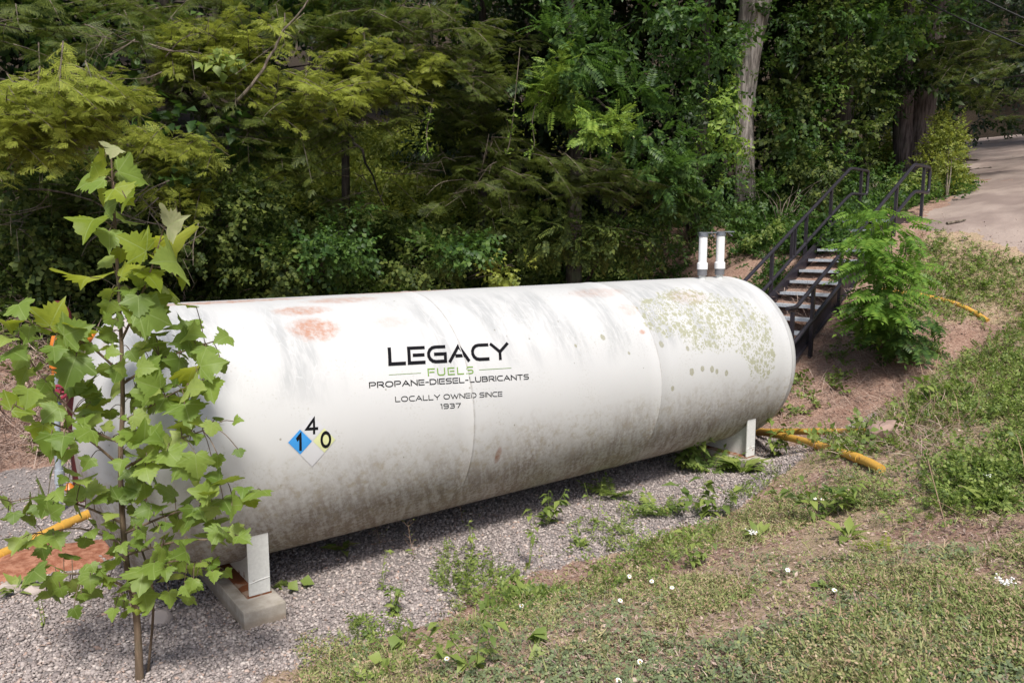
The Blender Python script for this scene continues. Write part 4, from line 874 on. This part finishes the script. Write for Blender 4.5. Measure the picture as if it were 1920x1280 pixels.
# ------------------------------------------------------------------ ground cover (uncountable)
def cover(name, n, region, ok, tps, mat, size, label, cat, up=.6, lift=(0, .05), grow=0.):
    x0, x1, y0, y1 = region; px, py = rng.uniform(x0, x1, n), rng.uniform(y0, y1, n); P = []
    D = F[None]+RT*((px-960)/FPX)[:, None]-UP*((py-640)/FPX)[:, None]; D = D/(D@FH)[:, None]
    v = np.full(n, 2.6); done = np.zeros(n, bool)
    for _ in range(260):
        p = CAM+D*v[:, None]; gap = p[:, 2]-land(p[:, 0], p[:, 1]); hitm = gap < .004
        done |= hitm; v = np.where(done, v, v+np.maximum(gap*.75, .01+.0*v))
        if done.all(): break
    p = CAM+D*v[:, None]; m = done & (v < 45); p = p[m]; k = ok(p[:, 0], p[:, 1], v[m]); p = p[k]; vv = v[m][k]; n = len(p)
    p[:, 2] = land(p[:, 0], p[:, 1])+rng.uniform(*lift, n)
    cr = Crown(); f = rnd(n); f[:, 2] = np.abs(f[:, 2])*.3+.05+grow
    cr.put(mat, tps, p, f, up*ZV[None]+rnd(n, .5), size*rng.uniform(.6, 1.4, n)*(1+vv*.012))
    v_, f_ = merge(cr.ch[mat]); o = mesh_np(name, v_, f_, M[mat]); return tag(o, label, cat, kind='stuff')
def bankz(x, y): return (y-4.6)*.5
sel = lambda pr: rng.uniform(size=len(pr)) < pr
cover('ivy_cover', 60000, (-150, 1480, 300, 640), lambda x, y, v: sel(sstep(.9, 1.35, bankz(x, y)+(fbm(x*.7, y*.7, 61)-.5)*1.3)*(.3+.7*sstep(.38, .55, fbm(x*1.1, y*1.1, 63)))*(x < 16.5)), TPI, 'ivy', .23, 'dark ivy and bramble covering the bank behind the tank', 'ground cover', .6, (0, .16), .1)
cover('glade_cover', 16000, (500, 1050, 230, 420), lambda x, y, v: sel(.9*(v > 19)*sstep(.35, .5, fbm(x*.5, y*.5, 66))), TPS, 'bush', .34, 'sunlit pale green undergrowth seen through the gap in the wood', 'ground cover', .7, (0, .15), .3)  # bright leaf colour stands in for sunlight reaching the gap
cover('wood_floor_plants', 12000, (1380, 1830, 330, 480), lambda x, y, v: sel(.75*sstep(1.6, 2.6, y)*sstep(.35, .55, fbm(x*.9, y*.9, 67))*(1-road_mask(x, y))), TPS, 'broad', .24, 'shaded undergrowth on the wood floor behind the staircase', 'ground cover', .7, (0, .12), .4)
def turf_ok(dens):
    return lambda x, y, v: sel(dens*np.maximum(sstep(-1.45, -2.1, y+(fbm(x*1.4, y*1.4, 5)-.5)*1.2), sstep(10.6, 12., x+(fbm(x*.8, y*.8, 8)-.5)*3)*sstep(13.7, 12.9, x+(fbm(x*2, y*2, 12)-.5))*sstep(1.1, .3, y))*np.maximum(.07+.93*sstep(.40, .58, fbm(x*1.3+3, y*1.3, 11)+.10*(noise(x*6, y*6, 3)-.5)), sstep(7.0, 9.0, x)*sstep(.22, .42, fbm(x*1.6, y*1.6, 13)))*(1-road_mask(x, y)))
blade = lambda: [strip((0, 0, 0), (1, 0, .0), .07, .1), strip((0, 0, 0), (.9, .15, -.1), .06, .16)]
cover('turf', 217357, (560, 2350, 430, 1320), turf_ok(.95), [join([place(diamond(1, .62, .1, .1), rotz(a), (0, 0, 0), .5) for a in (.3, 2.3, 4.4)]), sprig(4, 3, .6), sprig(5, 5, .5)], 'grass', .05, 'patchy clover and low turf on the slope in the foreground', 'turf', .9, (0, .03), .15)
cover('grass_blades', 58814, (560, 2350, 430, 1320), turf_ok(.9), blade(), 'grass', .085, 'short thin grass blades in the turf on the slope', 'grass', .2, (0, .0), .9)
cover('bank_weeds', 18400, (1660, 2350, 440, 1000), turf_ok(.8), TPS+TPI+TPF[:1], 'weed', .09, 'leafy green weeds covering the bank below the lane', 'weeds', .6, (0, .08), .5)
M['clover'] = leaf_mat('clover_leaves', [(0, (.12, .155, .085)), (.5, (.17, .215, .115)), (1, (.25, .29, .14))], .25, (.3, .4, .1), .6, .2)
tri = [join([place(diamond(1, .7, .1, .1), rotz(a), (0, 0, 0), .5) for a in (.3, 2.4, 4.5)])]
cover('clover', 33567, (620, 2350, 560, 1320), lambda x, y, v: sel(.95*sstep(-1.6, -2.2, y+(fbm(x*1.4, y*1.4, 5)-.5)*1.2)*sstep(.47, .60, fbm(x*1.7, y*1.7, 91)+.08*(noise(x*7, y*7, 92)-.5))), tri, 'clover', .042, 'blue green clover patches in the turf on the slope', 'clover', .9, (.01, .05), .1)
cover('edge_weeds', 12000, (640, 1760, 820, 1300), lambda x, y, v: sel(.95*sstep(-.95, -1.5, y+(fbm(x*2.3, y*2.3, 95)-.5)*1.6)*sstep(-2.7, -2.0, y)*sstep(.44, .58, fbm(x*1.9, y*1.9, 96))), TPS+[frond(6, 5)], 'weed', .085, 'fringe of small green weeds where the gravel meets the turf', 'weeds', .6, (0, .04), .5)
cover('tall_weeds', 4091, (1280, 2350, 640, 1060), lambda x, y, v: sel(.9*sstep(4.2, 6.0, x+(fbm(x, y, 97)-.5)*2)*sstep(-1.3, -2.0, y+(fbm(x*1.6, y*1.6, 98)-.5)*1.4)*sstep(.42, .55, fbm(x*1.3, y*1.3, 99))), TPS+[join([place(strip((0, 0, 0), (1, .1, 0), .04, .1), rotz(a), (0, 0, 0), 1.) for a in (0, .5, -.6)])]*3, 'weed', .105, 'taller green weeds and grass on the lower right bank', 'weeds', .4, (0, .03), .9)
cover('dry_stalks', 6681, (1300, 2350, 560, 1100), lambda x, y, v: sel(.8*sstep(4.8, 6.6, x)*sstep(-.6, -1.6, y)*sstep(.45, .6, fbm(x*1.2, y*1.2, 101))), [strip((0, 0, 0), (1, .1, 0), .012, .1), strip((0, 0, 0), (1, -.12, .05), .014, .16)], 'dead', .34, 'thin dry stalks standing among the weeds of the right bank', 'dry stalks', .3, (0, 0), 1.3)
cover('dry_litter', 101410, (-60, 2350, 400, 1300), lambda x, y, v: sel(.9*(1-gravel_mask(x, y)*.97)*(1-road_mask(x, y)*.72)*(1-sstep(1.5, 2.6, bankz(x, y)))), [strip((0, 0, 0), (1, .1, .02), .07, .06), strip((0, 0, 0), (1, -.15, .0), .05, .1), diamond(.6, .3)], 'litter', .052, 'dry brown mulch of dead stalks and leaves on the bare earth', 'mulch', .9, (.0, .02), .05)
cover('dead_vines', 7000, (-300, 520, 570, 900), lambda x, y, v: sel(.95*(1-gravel_mask(x, y))*(1-sstep(1.6, 2.6, bankz(x, y)))), [strip((0, 0, 0), (1, .1, .02), .018, .12), strip((0, 0, 0), (1, -.2, .05), .02, .16)], 'litter', .42, 'tangle of dry dead vines on the earth bank left of the tank', 'dead vines', .8, (0, .05), .1)
cover('dead_vines', 6500, (1380, 1780, 540, 860), lambda x, y, v: sel(.8*(1-gravel_mask(x, y))), [strip((0, 0, 0), (1, .1, .02), .02, .08), strip((0, 0, 0), (1, -.2, .05), .02, .1)], 'litter', .22, 'dry twiggy litter on the bare slope below the staircase', 'litter', .8, (0, .02), .08)
cover('mulch_weeds', 1500, (0, 480, 590, 860), lambda x, y, v: sel(.9*sstep(.5, .62, fbm(x*1.6, y*1.6, 71))*(1-gravel_mask(x, y))), TPI, 'weed', .17, 'small creeping green plants on the mulch left of the tank', 'ground cover', .7, (0, .05), .3)
cover('vent_side_plants', 5000, (1000, 1480, 380, 560), lambda x, y, v: sel(.8*sstep(1.9, 2.6, y+(fbm(x*1.2, y*1.2, 120)-.5))*sstep(.36, .52, fbm(x*1.2, y*1.2, 121))), TPS+TPI, 'broad', .16, 'low green undergrowth on the slope behind the vent pipes', 'ground cover', .6, (0, .08), .5)
cover('mulch_weeds', 1500, (1420, 1760, 640, 860), lambda x, y, v: sel(.8*sstep(.55, .65, fbm(x*1.3, y*1.3, 73))*(1-gravel_mask(x, y))), TPI, 'weed', .15, 'small creeping green plants on the mulch below the staircase', 'ground cover', .7, (0, .05), .3)
# gravel stones
def stones():
    import bmesh
    bm = bmesh.new(); bmesh.ops.create_icosphere(bm, subdivisions=1, radius=1); V = np.array([v.co[:] for v in bm.verts]); Fc = np.array([[v.index for v in f.verts] for f in bm.faces]); bm.free()
    tps = []
    for k in range(6):
        r_ = np.random.default_rng(k); W_ = V.copy()
        for _ in range(6): a = nrm(r_.normal(size=3)); d = W_@a; W_ = W_-np.outer(np.maximum(d-r_.uniform(.5, .8), 0), a)
        tps.append((W_*np.array([1, r_.uniform(.65, .9), r_.uniform(.45, .65)])*1.15, Fc))
    n = 54000; px, py = rng.uniform(-320, 1640, n), 560+760*rng.uniform(0, 1, n)**.8
    D = F[None]+RT*((px-960)/FPX)[:, None]-UP*((py-640)/FPX)[:, None]; k = -CAM[2]/D[:, 2]; P = CAM+D*k[:, None]; P = P[(k > 0) & (k < 16)]
    q = rng.uniform(size=(56000, 2))*np.array([10.4, 3.2])+np.array([-2.7, -2.6]); P = np.concatenate([P, np.c_[q, np.zeros(len(q))]])
    m = (gravel_mask(P[:, 0], P[:, 1]) > rng.uniform(.25, .8, len(P))); P = P[m]
    P[:, 2] = land(P[:, 0], P[:, 1])+rng.uniform(-.004, .012, len(P)); n = len(P); cr = Crown()
    cr.put('gravel', tps, P, rnd(n)*np.array([1, 1, .3]), ZV[None]+rnd(n, .3), 0.0128*np.exp(rnd(n)[:, 0]*.28))
    v_, f_ = merge(cr.ch['gravel']); tag(mesh_np('gravel', v_, f_, M['gravel']), 'grey crushed stone gravel bed around the tank', 'gravel', kind='stuff')
stones()

# ------------------------------------------------------------------ sycamore sapling
half = [(-.10, .12), (-.15, .25), (-.09, .31), (-.10, .40), (-.03, .44), (-.05, .56), (.05, .48), (.12, .53), (.15, .62), (.22, .60), (.27, .70), (.38, .80), (.40, .66), (.47, .62), (.48, .50), (.53, .40), (.60, .46), (.66, .36), (.74, .38), (.78, .25), (.86, .23), (.92, .11)]
outl = np.array([(0, 0)]+half+[(1.03, 0)]+[(a, -b) for a, b in half[::-1]])
cen = np.array([.3, 0.])
def big_leaf(seed):
    r = np.random.default_rng(seed); o = outl*(1+.05*r.normal(size=(len(outl), 1))); P = np.concatenate([[cen], cen+(o-cen)*.5, o]); n = len(o)
    k1, k2, k3 = r.uniform(.05, .6), r.uniform(-.3, .45), r.uniform(.05, .4)
    z = -k1*P[:, 0]**2-k2*P[:, 1]**2+k3*np.abs(P[:, 1])*.6+.05*np.sin(P[:, 0]*7+P[:, 1]*5+seed)*np.linalg.norm(P-cen, axis=1)
    V = np.c_[P, z]; Fc = []
    for i in range(n):
        j = (i+1) % n; Fc += [(0, 1+i, 1+j), (1+i, 1+n+i, 1+n+j), (1+i, 1+n+j, 1+j)]
    return V, np.array(Fc), P[:, ::-1].copy()
BL = [big_leaf(i) for i in range(10)]
g = ground_at(262, 1278); vs = (g-CAM)@FH
sap = thing('sycamore_sapling', g, 'young sycamore sapling with large lobed leaves in front of the tank end', 'sapling')
def spt(px, py, dv=0.): return at(px, py, vs+dv)
stem_px = [(258, 1180), (252, 1130), (238, 1060), (229, 960), (226, 860), (230, 760), (228, 650), (222, 540), (216, 430), (211, 340), (208, 285)]
stem = [g-ZV*.1, g]+[spt(x, y) for x, y in stem_px]; mb = MB(); Ps = smooth_path(stem, 4); mb.tube(Ps, np.interp(np.linspace(0, 1, len(Ps)), [0, .15, .5, .8, 1], [.033, .022, .015, .009, .004]), 12); mb.build('stem', M['stem'], sap, True)
BR = [[(227, 640, 0), (250, 590, -.05), (285, 500, -.1), (303, 440, -.1)], [(229, 720, 0), (300, 675, .05), (370, 650, .1), (425, 632, .1)], [(230, 790, 0), (310, 745, -.1), (370, 715, -.15)], [(228, 880, 0), (320, 830, -.15), (400, 800, -.2)],
      [(232, 1000, 0), (330, 960, -.1), (420, 945, -.2), (480, 925, -.2)], [(236, 1040, 0), (330, 1015, -.2), (420, 1010, -.25)], [(227, 700, 0), (170, 650, -.1), (110, 625, -.1), (45, 600, -.15)], [(224, 830, 0), (165, 800, .1), (110, 745, .1), (60, 680, .15), (40, 640, .1)], [(222, 870, 0), (160, 820, -.15), (90, 790, -.2), (30, 760, -.2)],
      [(230, 980, 0), (160, 950, -.1), (90, 930, -.1), (20, 940, -.1)], [(234, 1020, 0), (150, 990, .1), (80, 1000, .1)], [(246, 1105, 0), (190, 1080, -.1), (120, 1075, -.1), (70, 1085, -.15)], [(240, 1075, 0), (290, 1060, -.15), (340, 1050, -.2), (390, 1060, -.15)]]
NODE = [spt(x, y) for x, y in stem_px[2:]]; NPX = list(stem_px[2:]); bmb = MB()
for b in BR:
    P = smooth_path([spt(x, y, d) for x, y, d in b], 4); bmb.tube(P, np.linspace(.0085, .003, len(P)), 7)
    q = smooth_path([(x, y, 0) for x, y, d in b], 4)
    for i in range(1, len(P)): NODE.append(P[i]); NPX.append((q[i][0], q[i][1]))
P = smooth_path([ground_at(275, 1262)-ZV*.05, spt(287, 1150, .05), spt(282, 1080, .03), spt(262, 1010, .02), spt(275, 930, .0), spt(300, 850, -.05)], 4); MB().tube(P, np.linspace(.009, .004, len(P)), 7).build('side_stem', M['stem'], sap, True)
NODE = np.array(NODE); NPX = np.array(NPX, float)
# leaves as seen: x, y, size, tint (0 green, 1 yellow, 2 pale new leaf), thin when seen edge on
L1 = "515,95,80,2 475,150,90,1 600,215,150,0 430,245,140,0 455,215,90,0 560,300,120,1 465,315,120,1 590,320,110,1 505,365,90,0 580,420,120,0 410,440,130,4 505,505,110,0 795,440,130,2 630,540,130,4 790,515,200,4 800,610,170,0 710,590,80,1 560,580,70,1 490,612,90,0 400,688,200,4 590,660,110,4 690,680,130,4 650,700,90,0 765,750,170,0 835,705,60,1 500,765,90,0 590,790,150,0 600,745,90,3 500,830,110,0 700,860,210,0 870,815,120,3 640,920,150,0 840,920,130,3 545,890,80,0 1035,965,110,0 90,830,130,0 250,870,180,1 40,900,110,4 215,920,110,0 135,935,80,0 350,920,180,4 330,975,170,0 65,1030,140,0 495,960,120,0 650,1010,130,0 740,1020,170,0 860,985,150,3 950,1030,120,0 835,1050,120,0 505,1020,90,0 250,1030,100,3 330,1105,200,0 510,1130,140,0 690,1110,150,0 880,1120,200,4 960,1090,150,0 110,1138,130,3 265,1135,90,0 560,1100,90,0 200,1190,90,0 340,1190,110,0 20,1225,90,0 130,1230,130,0 700,1190,150,0 800,1170,170,3 920,1220,170,0 540,1200,140,0 660,1250,110,0 830,1260,120,0 430,1260,150,0 420,1225,80,0"
L2 = "90,40,160,1 230,75,120,0 410,45,180,4 490,90,90,0 590,40,100,0 620,105,110,0 830,70,170,0 890,130,100,0 690,50,110,0 970,105,60,3 940,145,90,0 480,140,70,0 600,180,140,0 705,190,130,0 185,165,120,1 380,170,130,0 230,215,150,0 310,220,100,0 240,310,120,0 325,340,100,0 390,300,80,0 570,255,100,0 660,270,130,0 790,190,90,0 870,305,150,0 730,320,140,0 580,355,100,0 650,335,120,0 950,365,100,0 965,290,80,3 190,420,140,0 80,475,130,0 20,480,90,0 420,420,120,0 350,475,140,0 500,440,120,0 590,420,110,0 650,445,120,0 745,430,150,0 850,450,120,0 940,430,110,0 1035,490,140,0 1130,435,150,3 1115,475,90,1 130,560,110,0 240,520,100,0 490,530,80,0 490,580,70,0 570,590,80,0 585,510,60,0 630,530,110,0 780,520,120,0 790,570,100,0 850,530,110,0 950,560,130,0 910,510,110,0 170,645,100,0 100,660,90,0 250,640,110,0 375,655,90,0 320,710,90,0 190,700,90,0 610,655,90,0 660,650,70,0 750,670,100,0 935,640,150,0 1030,620,90,0 1080,635,90,0 160,790,120,0 255,765,110,0 420,590,100,0 500,755,90,0 450,775,90,0 380,790,90,0 680,740,100,0 780,745,130,0 630,810,160,0 660,870,120,0 770,815,120,0 240,830,110,0 400,830,90,0 475,825,90,0 215,890,110,0 320,850,100,0 410,880,100,0 860,780,90,0 900,750,80,0 950,750,80,0 860,850,90,0 755,895,90,0 525,920,60,0 500,965,70,0 580,950,40,0 612,962,40,1 950,800,70,0 700,590,60,0 520,660,60,0 60,540,80,0 170,520,90,0"
sets = {}
for txt, ox, oy, sc in ((L1, 0, 240, 560/1378), (L2, 0, 740, 600/1422)):
    ql = txt.split(); ex_ = [q for q in ql if oy > 300 or float(q.split(',')[1]) > 850][::1]
    ql += [','.join(map(str, (float(a)+rng.normal()*55, float(b)+rng.normal()*50, float(c_)*rng.uniform(.65, 1.05), 0))) for a, b, c_, k_ in (q.split(',') for q in ex_+[w for w in ex_ if 350 < float(w.split(',')[0]) < 1000][::2])]
    for q in ql:
        cx, cy, sz, kd = map(float, q.split(',')); px, py = ox+cx*sc, oy+cy*sc; sz *= sc
        i = np.argmin(((NPX-(px, py))**2).sum(1)+rng.uniform(0, 250, len(NPX))); nd = NODE[i]; dv = (nd-CAM)@FH-vs+rng.uniform(-.22, .16)
        c = spt(px, py, min(dv, .3)); s_ = sz/FPX*vs/(1.08 if py < 560 else 1.40); dirc = c-nd; tip = nrm(nrm(dirc)*.9+rnd(1, .35)[0]+np.array([0, 0, -.35]))
        tocam = nrm(CAM-c); thin = kd in (3, 4)
        nv = nrm((.15*tocam+ZV*1.0+rnd(1, .2)[0]) if thin else (tocam*.8+ZV*.5+rnd(1, .36)[0]))
        if thin: s_ *= 1.05
        sets.setdefault({0: 'green', 3: 'green', 1: 'young', 4: 'young', 2: 'pale'}[int(kd)], []).append((c, tip, nv, s_, nd))
M['sap_backlit'] = leaf_mat('sycamore_backlit_leaves', [(0, (.15, .22, .02)), (.6, (.23, .30, .03)), (1, (.30, .33, .04))], .5, (.55, .6, .03), .5, .3, True)  # yellow of the backlit glow is painted into the leaf colour
M['sap_pale'] = leaf_mat('sycamore_new_leaves', [(0, (.30, .34, .15)), (1, (.40, .39, .22))], .35, (.6, .6, .3), .6, .3, True)
for key, rows in sets.items():
    V = []; Fc = []; UV = []; n = 0
    for c, tip, nv, s_, nd in rows:
        b = BL[rng.integers(0, 10)]; Rm = frames(tip[None], nv[None])[0]; v = (b[0]*s_-np.array([.38*s_, 0, 0]))@Rm.T+c
        base = c-Rm[:, 0]*.38*s_; V.append(v); Fc.append(b[1]+n); UV.append(b[2]); n += len(v)
        m = (base*.5+nd*.5)+ZV*.02; bmb.tube(smooth_path([nd, m, base], 3), .0026, 5, False)
    mesh_np('leaves', np.concatenate(V), np.concatenate(Fc), M[{'green': 'sapling', 'young': 'sap_backlit', 'pale': 'sap_pale'}[key]], sap, np.concatenate(UV), True)
bmb.build('branches', M['stem'], sap, True)

# ------------------------------------------------------------------ single weeds and flowers
def weed(px, py, wpx, kind, label, mat='weed'):
    g = ground_at(px, py); v = (g-CAM)@FH; s = wpx/FPX*v*(1.4 if kind in ('frond', 'bush', 'rosette') else 1.1); o = thing('weed_plant', g, label, 'weed', 'weeds around the tank'); cr = Crown(); st = MB()
    if kind == 'frond':                       # arching pinnate leaves from one root
        n = 9; a = rng.uniform(0, 6.28, n); f = np.c_[np.cos(a), np.sin(a), rng.uniform(.25, .9, n)]; cr.put(mat, TPF, np.tile(g, (n, 1)), f, np.tile(ZV, (n, 1)), rng.uniform(.4, .62, n)*s)
    elif kind == 'rosette':
        n = 14; a = rng.uniform(0, 6.28, n); f = np.c_[np.cos(a), np.sin(a), rng.uniform(.3, 1.2, n)]; cr.put(mat, [diamond(1, .42, .12, .3)], g+f*.03, f, np.tile(ZV, (n, 1))+rnd(n, .1), rng.uniform(.3, .55, n)*s)
    elif kind in ('bush', 'stem'):
        for k in range(5 if kind == 'bush' else 2):
            h = s*rng.uniform(.5, 1.)*(1 if kind == 'bush' else 1.6); e = g+ZV*h+rnd(1, .18*s)[0]*np.array([1, 1, 0])*(2 if kind == 'bush' else 1); P = smooth_path([g-ZV*.02, g*.5+e*.5+rnd(1, .03*s)[0], e], 5); st.tube(P, np.linspace(.004, .0015, len(P)), 5)
            m = 12 if kind == 'bush' else 7; i = rng.integers(len(P)//4, len(P), m); f = rnd(m)*np.array([1, 1, .3])
            cr.put(mat, [diamond(1, .5, .12, .3)], P[i], f, ZV[None]+rnd(m, .25), rng.uniform(.16, .3, m)*s*(1 if kind == 'bush' else .9))
    elif kind == 'heart':
        n = 7; c = g+rnd(n, .22*s)*np.array([1, 1, 0])+ZV*rng.uniform(.1, .4, n)[:, None]*s
        for q in c: st.tube([g, g*.5+q*.5+ZV*.02, q], .0025, 5)
        cr.put(mat, [diamond(1, .95, .15, .2)], c, rnd(n)*np.array([1, 1, .2])-ZV*.3, ZV[None]-FH*.4+rnd(n, .3), rng.uniform(.3, .45, n)*s)
    elif kind == 'wisp':                      # thin dry branching stalk with tiny flower heads
        e = g+ZV*s+RT*rng.uniform(-.3, .4)*s; P = smooth_path([g-ZV*.02, g*.5+e*.5+rnd(1, .04*s)[0], e], 5); st.tube(P, np.linspace(.003, .0012, len(P)), 5); T = []
        for k in range(12):
            a = P[rng.integers(len(P)//3, len(P))]; q = a+np.array([rng.normal()*.16, rng.normal()*.16, rng.uniform(.08, .25)])*s; st.tube([a, q], .0011, 4); T.append(q)
        T = np.array(T); n = len(T); cr.put(mat, [diamond(1, .6)], T, rnd(n), ZV[None]+rnd(n, .4), rng.uniform(.014, .022, n)); i = rng.integers(0, len(P)//2, 5); cr.put('weed', [diamond(1, .35)], P[i], rnd(5)*np.array([1, 1, .3]), ZV[None]+rnd(5, .2), rng.uniform(.05, .09, 5))
    if st.v: st.build('stem', M['dead' if kind == 'wisp' else 'weed'], o)
    cr.build(o, 'leaves'); return o
for q in ((1335, 884, 110, 'frond', 'large feathery weed in front of the far footing'), (1392, 888, 80, 'rosette', 'broad leaved weed against the right end of the far footing'), (1290, 880, 75, 'bush', 'dark leafy weed left of the feathery weed at the far footing'), (1145, 932, 75, 'frond', 'feathery weed at the shadow edge below the tank belly'),
          (1225, 962, 85, 'frond', 'sprawling feathery weed on the gravel below the far footing'), (1335, 968, 80, 'bush', 'light green bushy weed at the right end of the gravel'), (1025, 985, 60, 'bush', 'leafy weed in the shade under the middle of the tank'), (540, 1100, 60, 'heart', 'round leaved weed just right of the near footing'),
          (640, 1035, 55, 'rosette', 'dark low weed in the tank shadow right of the near saddle'), (735, 1155, 50, 'bush', 'grey green bushy weed alone on the open gravel'), (760, 1212, 75, 'heart', 'heart leaved creeper at the lower edge of the gravel'), (722, 1268, 70, 'heart', 'heart leaved creeper cut by the bottom edge of the photo'),
          (962, 1090, 36, 'heart', 'two leaved seedling on the gravel near the turf edge'), (985, 1128, 60, 'rosette', 'pale broad leaved weed beside the nearest daisy on the turf edge'), (1005, 1215, 85, 'heart', 'large round leaved weed in the turf at lower middle'), (890, 1262, 90, 'bush', 'bright upright weed at the bottom edge of the photo'),
          (1085, 1030, 34, 'rosette', 'tiny green tuft in the middle of the open gravel'), (920, 1142, 40, 'heart', 'small dark leaved creeper where gravel meets turf'), (32, 1112, 60, 'rosette', 'spiky grey green tuft at the left edge beside the rocks'), (1445, 858, 60, 'bush', 'weed under the slanting yellow pipe beside the far saddle'),
          (1610, 945, 80, 'frond', 'bright frond weed in the grass below the end of the slanting pipe'), (1535, 975, 80, 'bush', 'bushy green weed among white flowers right of the gravel'), (1590, 1010, 70, 'rosette', 'grassy clump in the turf right of the gravel end'), (1740, 760, 70, 'bush', 'dark green weed on the bank right of the brown rock'), (1700, 800, 60, 'rosette', 'low weed just right of the brown rock'),
          (1420, 1010, 55, 'rosette', 'pale rosette weed in the turf below the white yarrow'), (1850, 950, 70, 'rosette', 'lone light rosette on the bank at the right edge'), (1540, 1110, 40, 'heart', 'small leaved weed beside the lone daisy in the middle of the turf'), (1300, 1060, 50, 'bush', 'fine leaved tuft on the turf edge above the daisies'), (1480, 1250, 46, 'heart', 'yellowish leaved weed low in the turf at the bottom right')):
    weed(*q)
weed(1660, 1035, 70, 'frond', 'reddish sumac sprout in the turf right of the gravel', 'bush')
for q in ((870, 985, 80, 'wisp', 'thin flowering stalk rising against the tank belly'), (715, 1030, 60, 'wisp', 'thin forked stalk at the shadow edge right of the near saddle'), (1120, 905, 80, 'wisp', 'thin yellow flowered stalk against the belly near the far weeds'), (990, 1075, 85, 'stem', 'thin seedling stem with yellow leaves in the open gravel'), (886, 1040, 62, 'stem', 'thin seedling stem with small leaves near the shadow edge'),
          (1118, 990, 60, 'stem', 'thin two leaved seedling on the gravel below the feathery weed'), (780, 1050, 70, 'wisp', 'reddish dry stalk leaning over the gravel'), (715, 1110, 60, 'stem', 'spindly seedling left of the open gravel'), (84, 1180, 40, 'stem', 'tiny seedling on the gravel left of the sapling stem')): weed(*q)
def daisy(px, py, label, r=.018, n=14):
    g0 = ground_at(px, py+14); v = (g0-CAM)@FH; h = at(px, py, v-.02); o = thing('daisy', g0, label, 'flower', 'daisies in the turf')
    MB().tube(smooth_path([g0-ZV*.01, g0*.5+h*.5+rnd(1, .004)[0], h], 3), .0014, 5).build('stem', M['weed'], o)
    a = np.linspace(0, 2*np.pi, n, endpoint=False); up = nrm(ZV*.8-FH*.45+rnd(1, .15)[0]); e1 = nrm(np.cross(up, RT)); e2 = np.cross(up, e1); V = []; Fc = []
    for k, t in enumerate(a):
        d = e1*math.cos(t)+e2*math.sin(t); w = np.cross(up, d); q = len(V); V += [h+d*r*.2+w*r*.08, h+d*r*.2-w*r*.08, h+d*r*.8+w*r*.17+up*.002, h+d*r*.8-w*r*.17+up*.002, h+d*r-up*.001]; Fc += [(q, q+1, q+3, q+2), (q+2, q+3, q+4)]
    MB().add(V, Fc).build('petals', M['petal'], o); MB().tube([h-up*.002, h+up*.004, h+up*.007], [r*.3, r*.32, r*.12], 10).build('eye', M['petal_eye'], o)
for q in ((1160, 1275, 'large daisy at the bottom edge of the photo'), (1200, 1240, 'daisy just above the bottom edge one'), (1477, 1068, 'lone daisy in the middle of the turf'), (1565, 1106, 'white drooping daisy right of the lone one'), (978, 1135, 'daisy beside the pale broad leaved weed at the gravel edge'), (1260, 1101, 'brightest daisy of the loose cluster near the gravel'),
          (1163, 1125, 'daisy lowest in the loose cluster near the gravel'), (1222, 1089, 'daisy with small head at the top of the loose cluster'), (1180, 1080, 'daisy nearest the gravel in the loose cluster'), (1528, 934, 'left of two daisies above the bushy weed'), (1542, 936, 'right of two daisies above the bushy weed'), (838, 1234, 'half closed daisy near the creepers at the bottom')): daisy(*q)
def umbel(px, py, label, n=26, r=.05):
    g0 = ground_at(px, py+26); v = (g0-CAM)@FH; h = at(px, py, v-.03); o = thing('white_flower', g0, label, 'flower', 'white flower heads'); st = MB().tube([g0-ZV*.01, g0*.4+h*.6, h-ZV*.02], .002, 5); mb = MB()
    for k in range(n):
        d = rnd(1)[0]*np.array([1, 1, .25])*r*.55; mb.tube([h-ZV*.02, h+d-ZV*.001, h+d, h+d+ZV*.004], [.0008, .0008, .006, .002], 6)
    st.build('stem', M['weed'], o); mb.build('flower_head', M['petal'], o)
umbel(1882, 1088, 'pale flat flower head at the right edge of the turf'); umbel(1412, 996, 'white yarrow head beside the end of the gravel'); umbel(1852, 890, 'small white flower head high on the right bank', 14, .03)
# dry sticks
def stick(pts, r, label, mat='dead'):
    P = smooth_path([ground_at(x, y)+ZV*(r+h) for x, y, h in pts], 4); tag(MB().tube(P, np.linspace(r, r*.5, len(P)), 7).build('dry_stick', M[mat], None, True), label, 'stick', 'dry sticks on the ground')
stick([(680, 1026, 0), (720, 1018, .01), (760, 1010, 0)], .006, 'reddish twig lying in the tank shadow')
stick([(800, 1050, 0), (825, 1068, .01), (850, 1086, 0)], .005, 'thin dry twig on the sunlit gravel')
stick([(1775, 424, .02), (1810, 418, .03)], .03, 'short stick at the near edge of the lane', 'twig')
stick([(1615, 658, .02), (1655, 636, .04)], .028, 'grey stick under the locust shrub', 'twig')
stick([(1698, 455, .02), (1730, 462, .03), (1760, 475, .02)], .022, 'bare branch lying on the bank below the landing', 'twig')
stick([(1735, 870, .1), (1745, 940, .2), (1775, 1000, .02)], .005, 'long dry arching grass stalk on the right bank')
stick([(1690, 920, .05), (1760, 960, .08), (1830, 985, .02)], .004, 'dry stalk lying across the arching one')
# overhead cables
for k, (p, q, lab) in enumerate((((1500, -130), (2150, 165), 'lower black power cable crossing the upper right corner'), ((1560, -170), (2150, 120), 'upper black power cable crossing the upper right corner'))):
    a, b = at(*p, 20.5), at(*q, 19); t_ = np.linspace(0, 1, 24)[:, None]; P = a+(b-a)*t_-ZV*(.35*4*t_*(1-t_)); tag(MB().tube(P, .018, 7).build('power_cable', M['cable'], None, True), lab, 'cable', 'power cables')
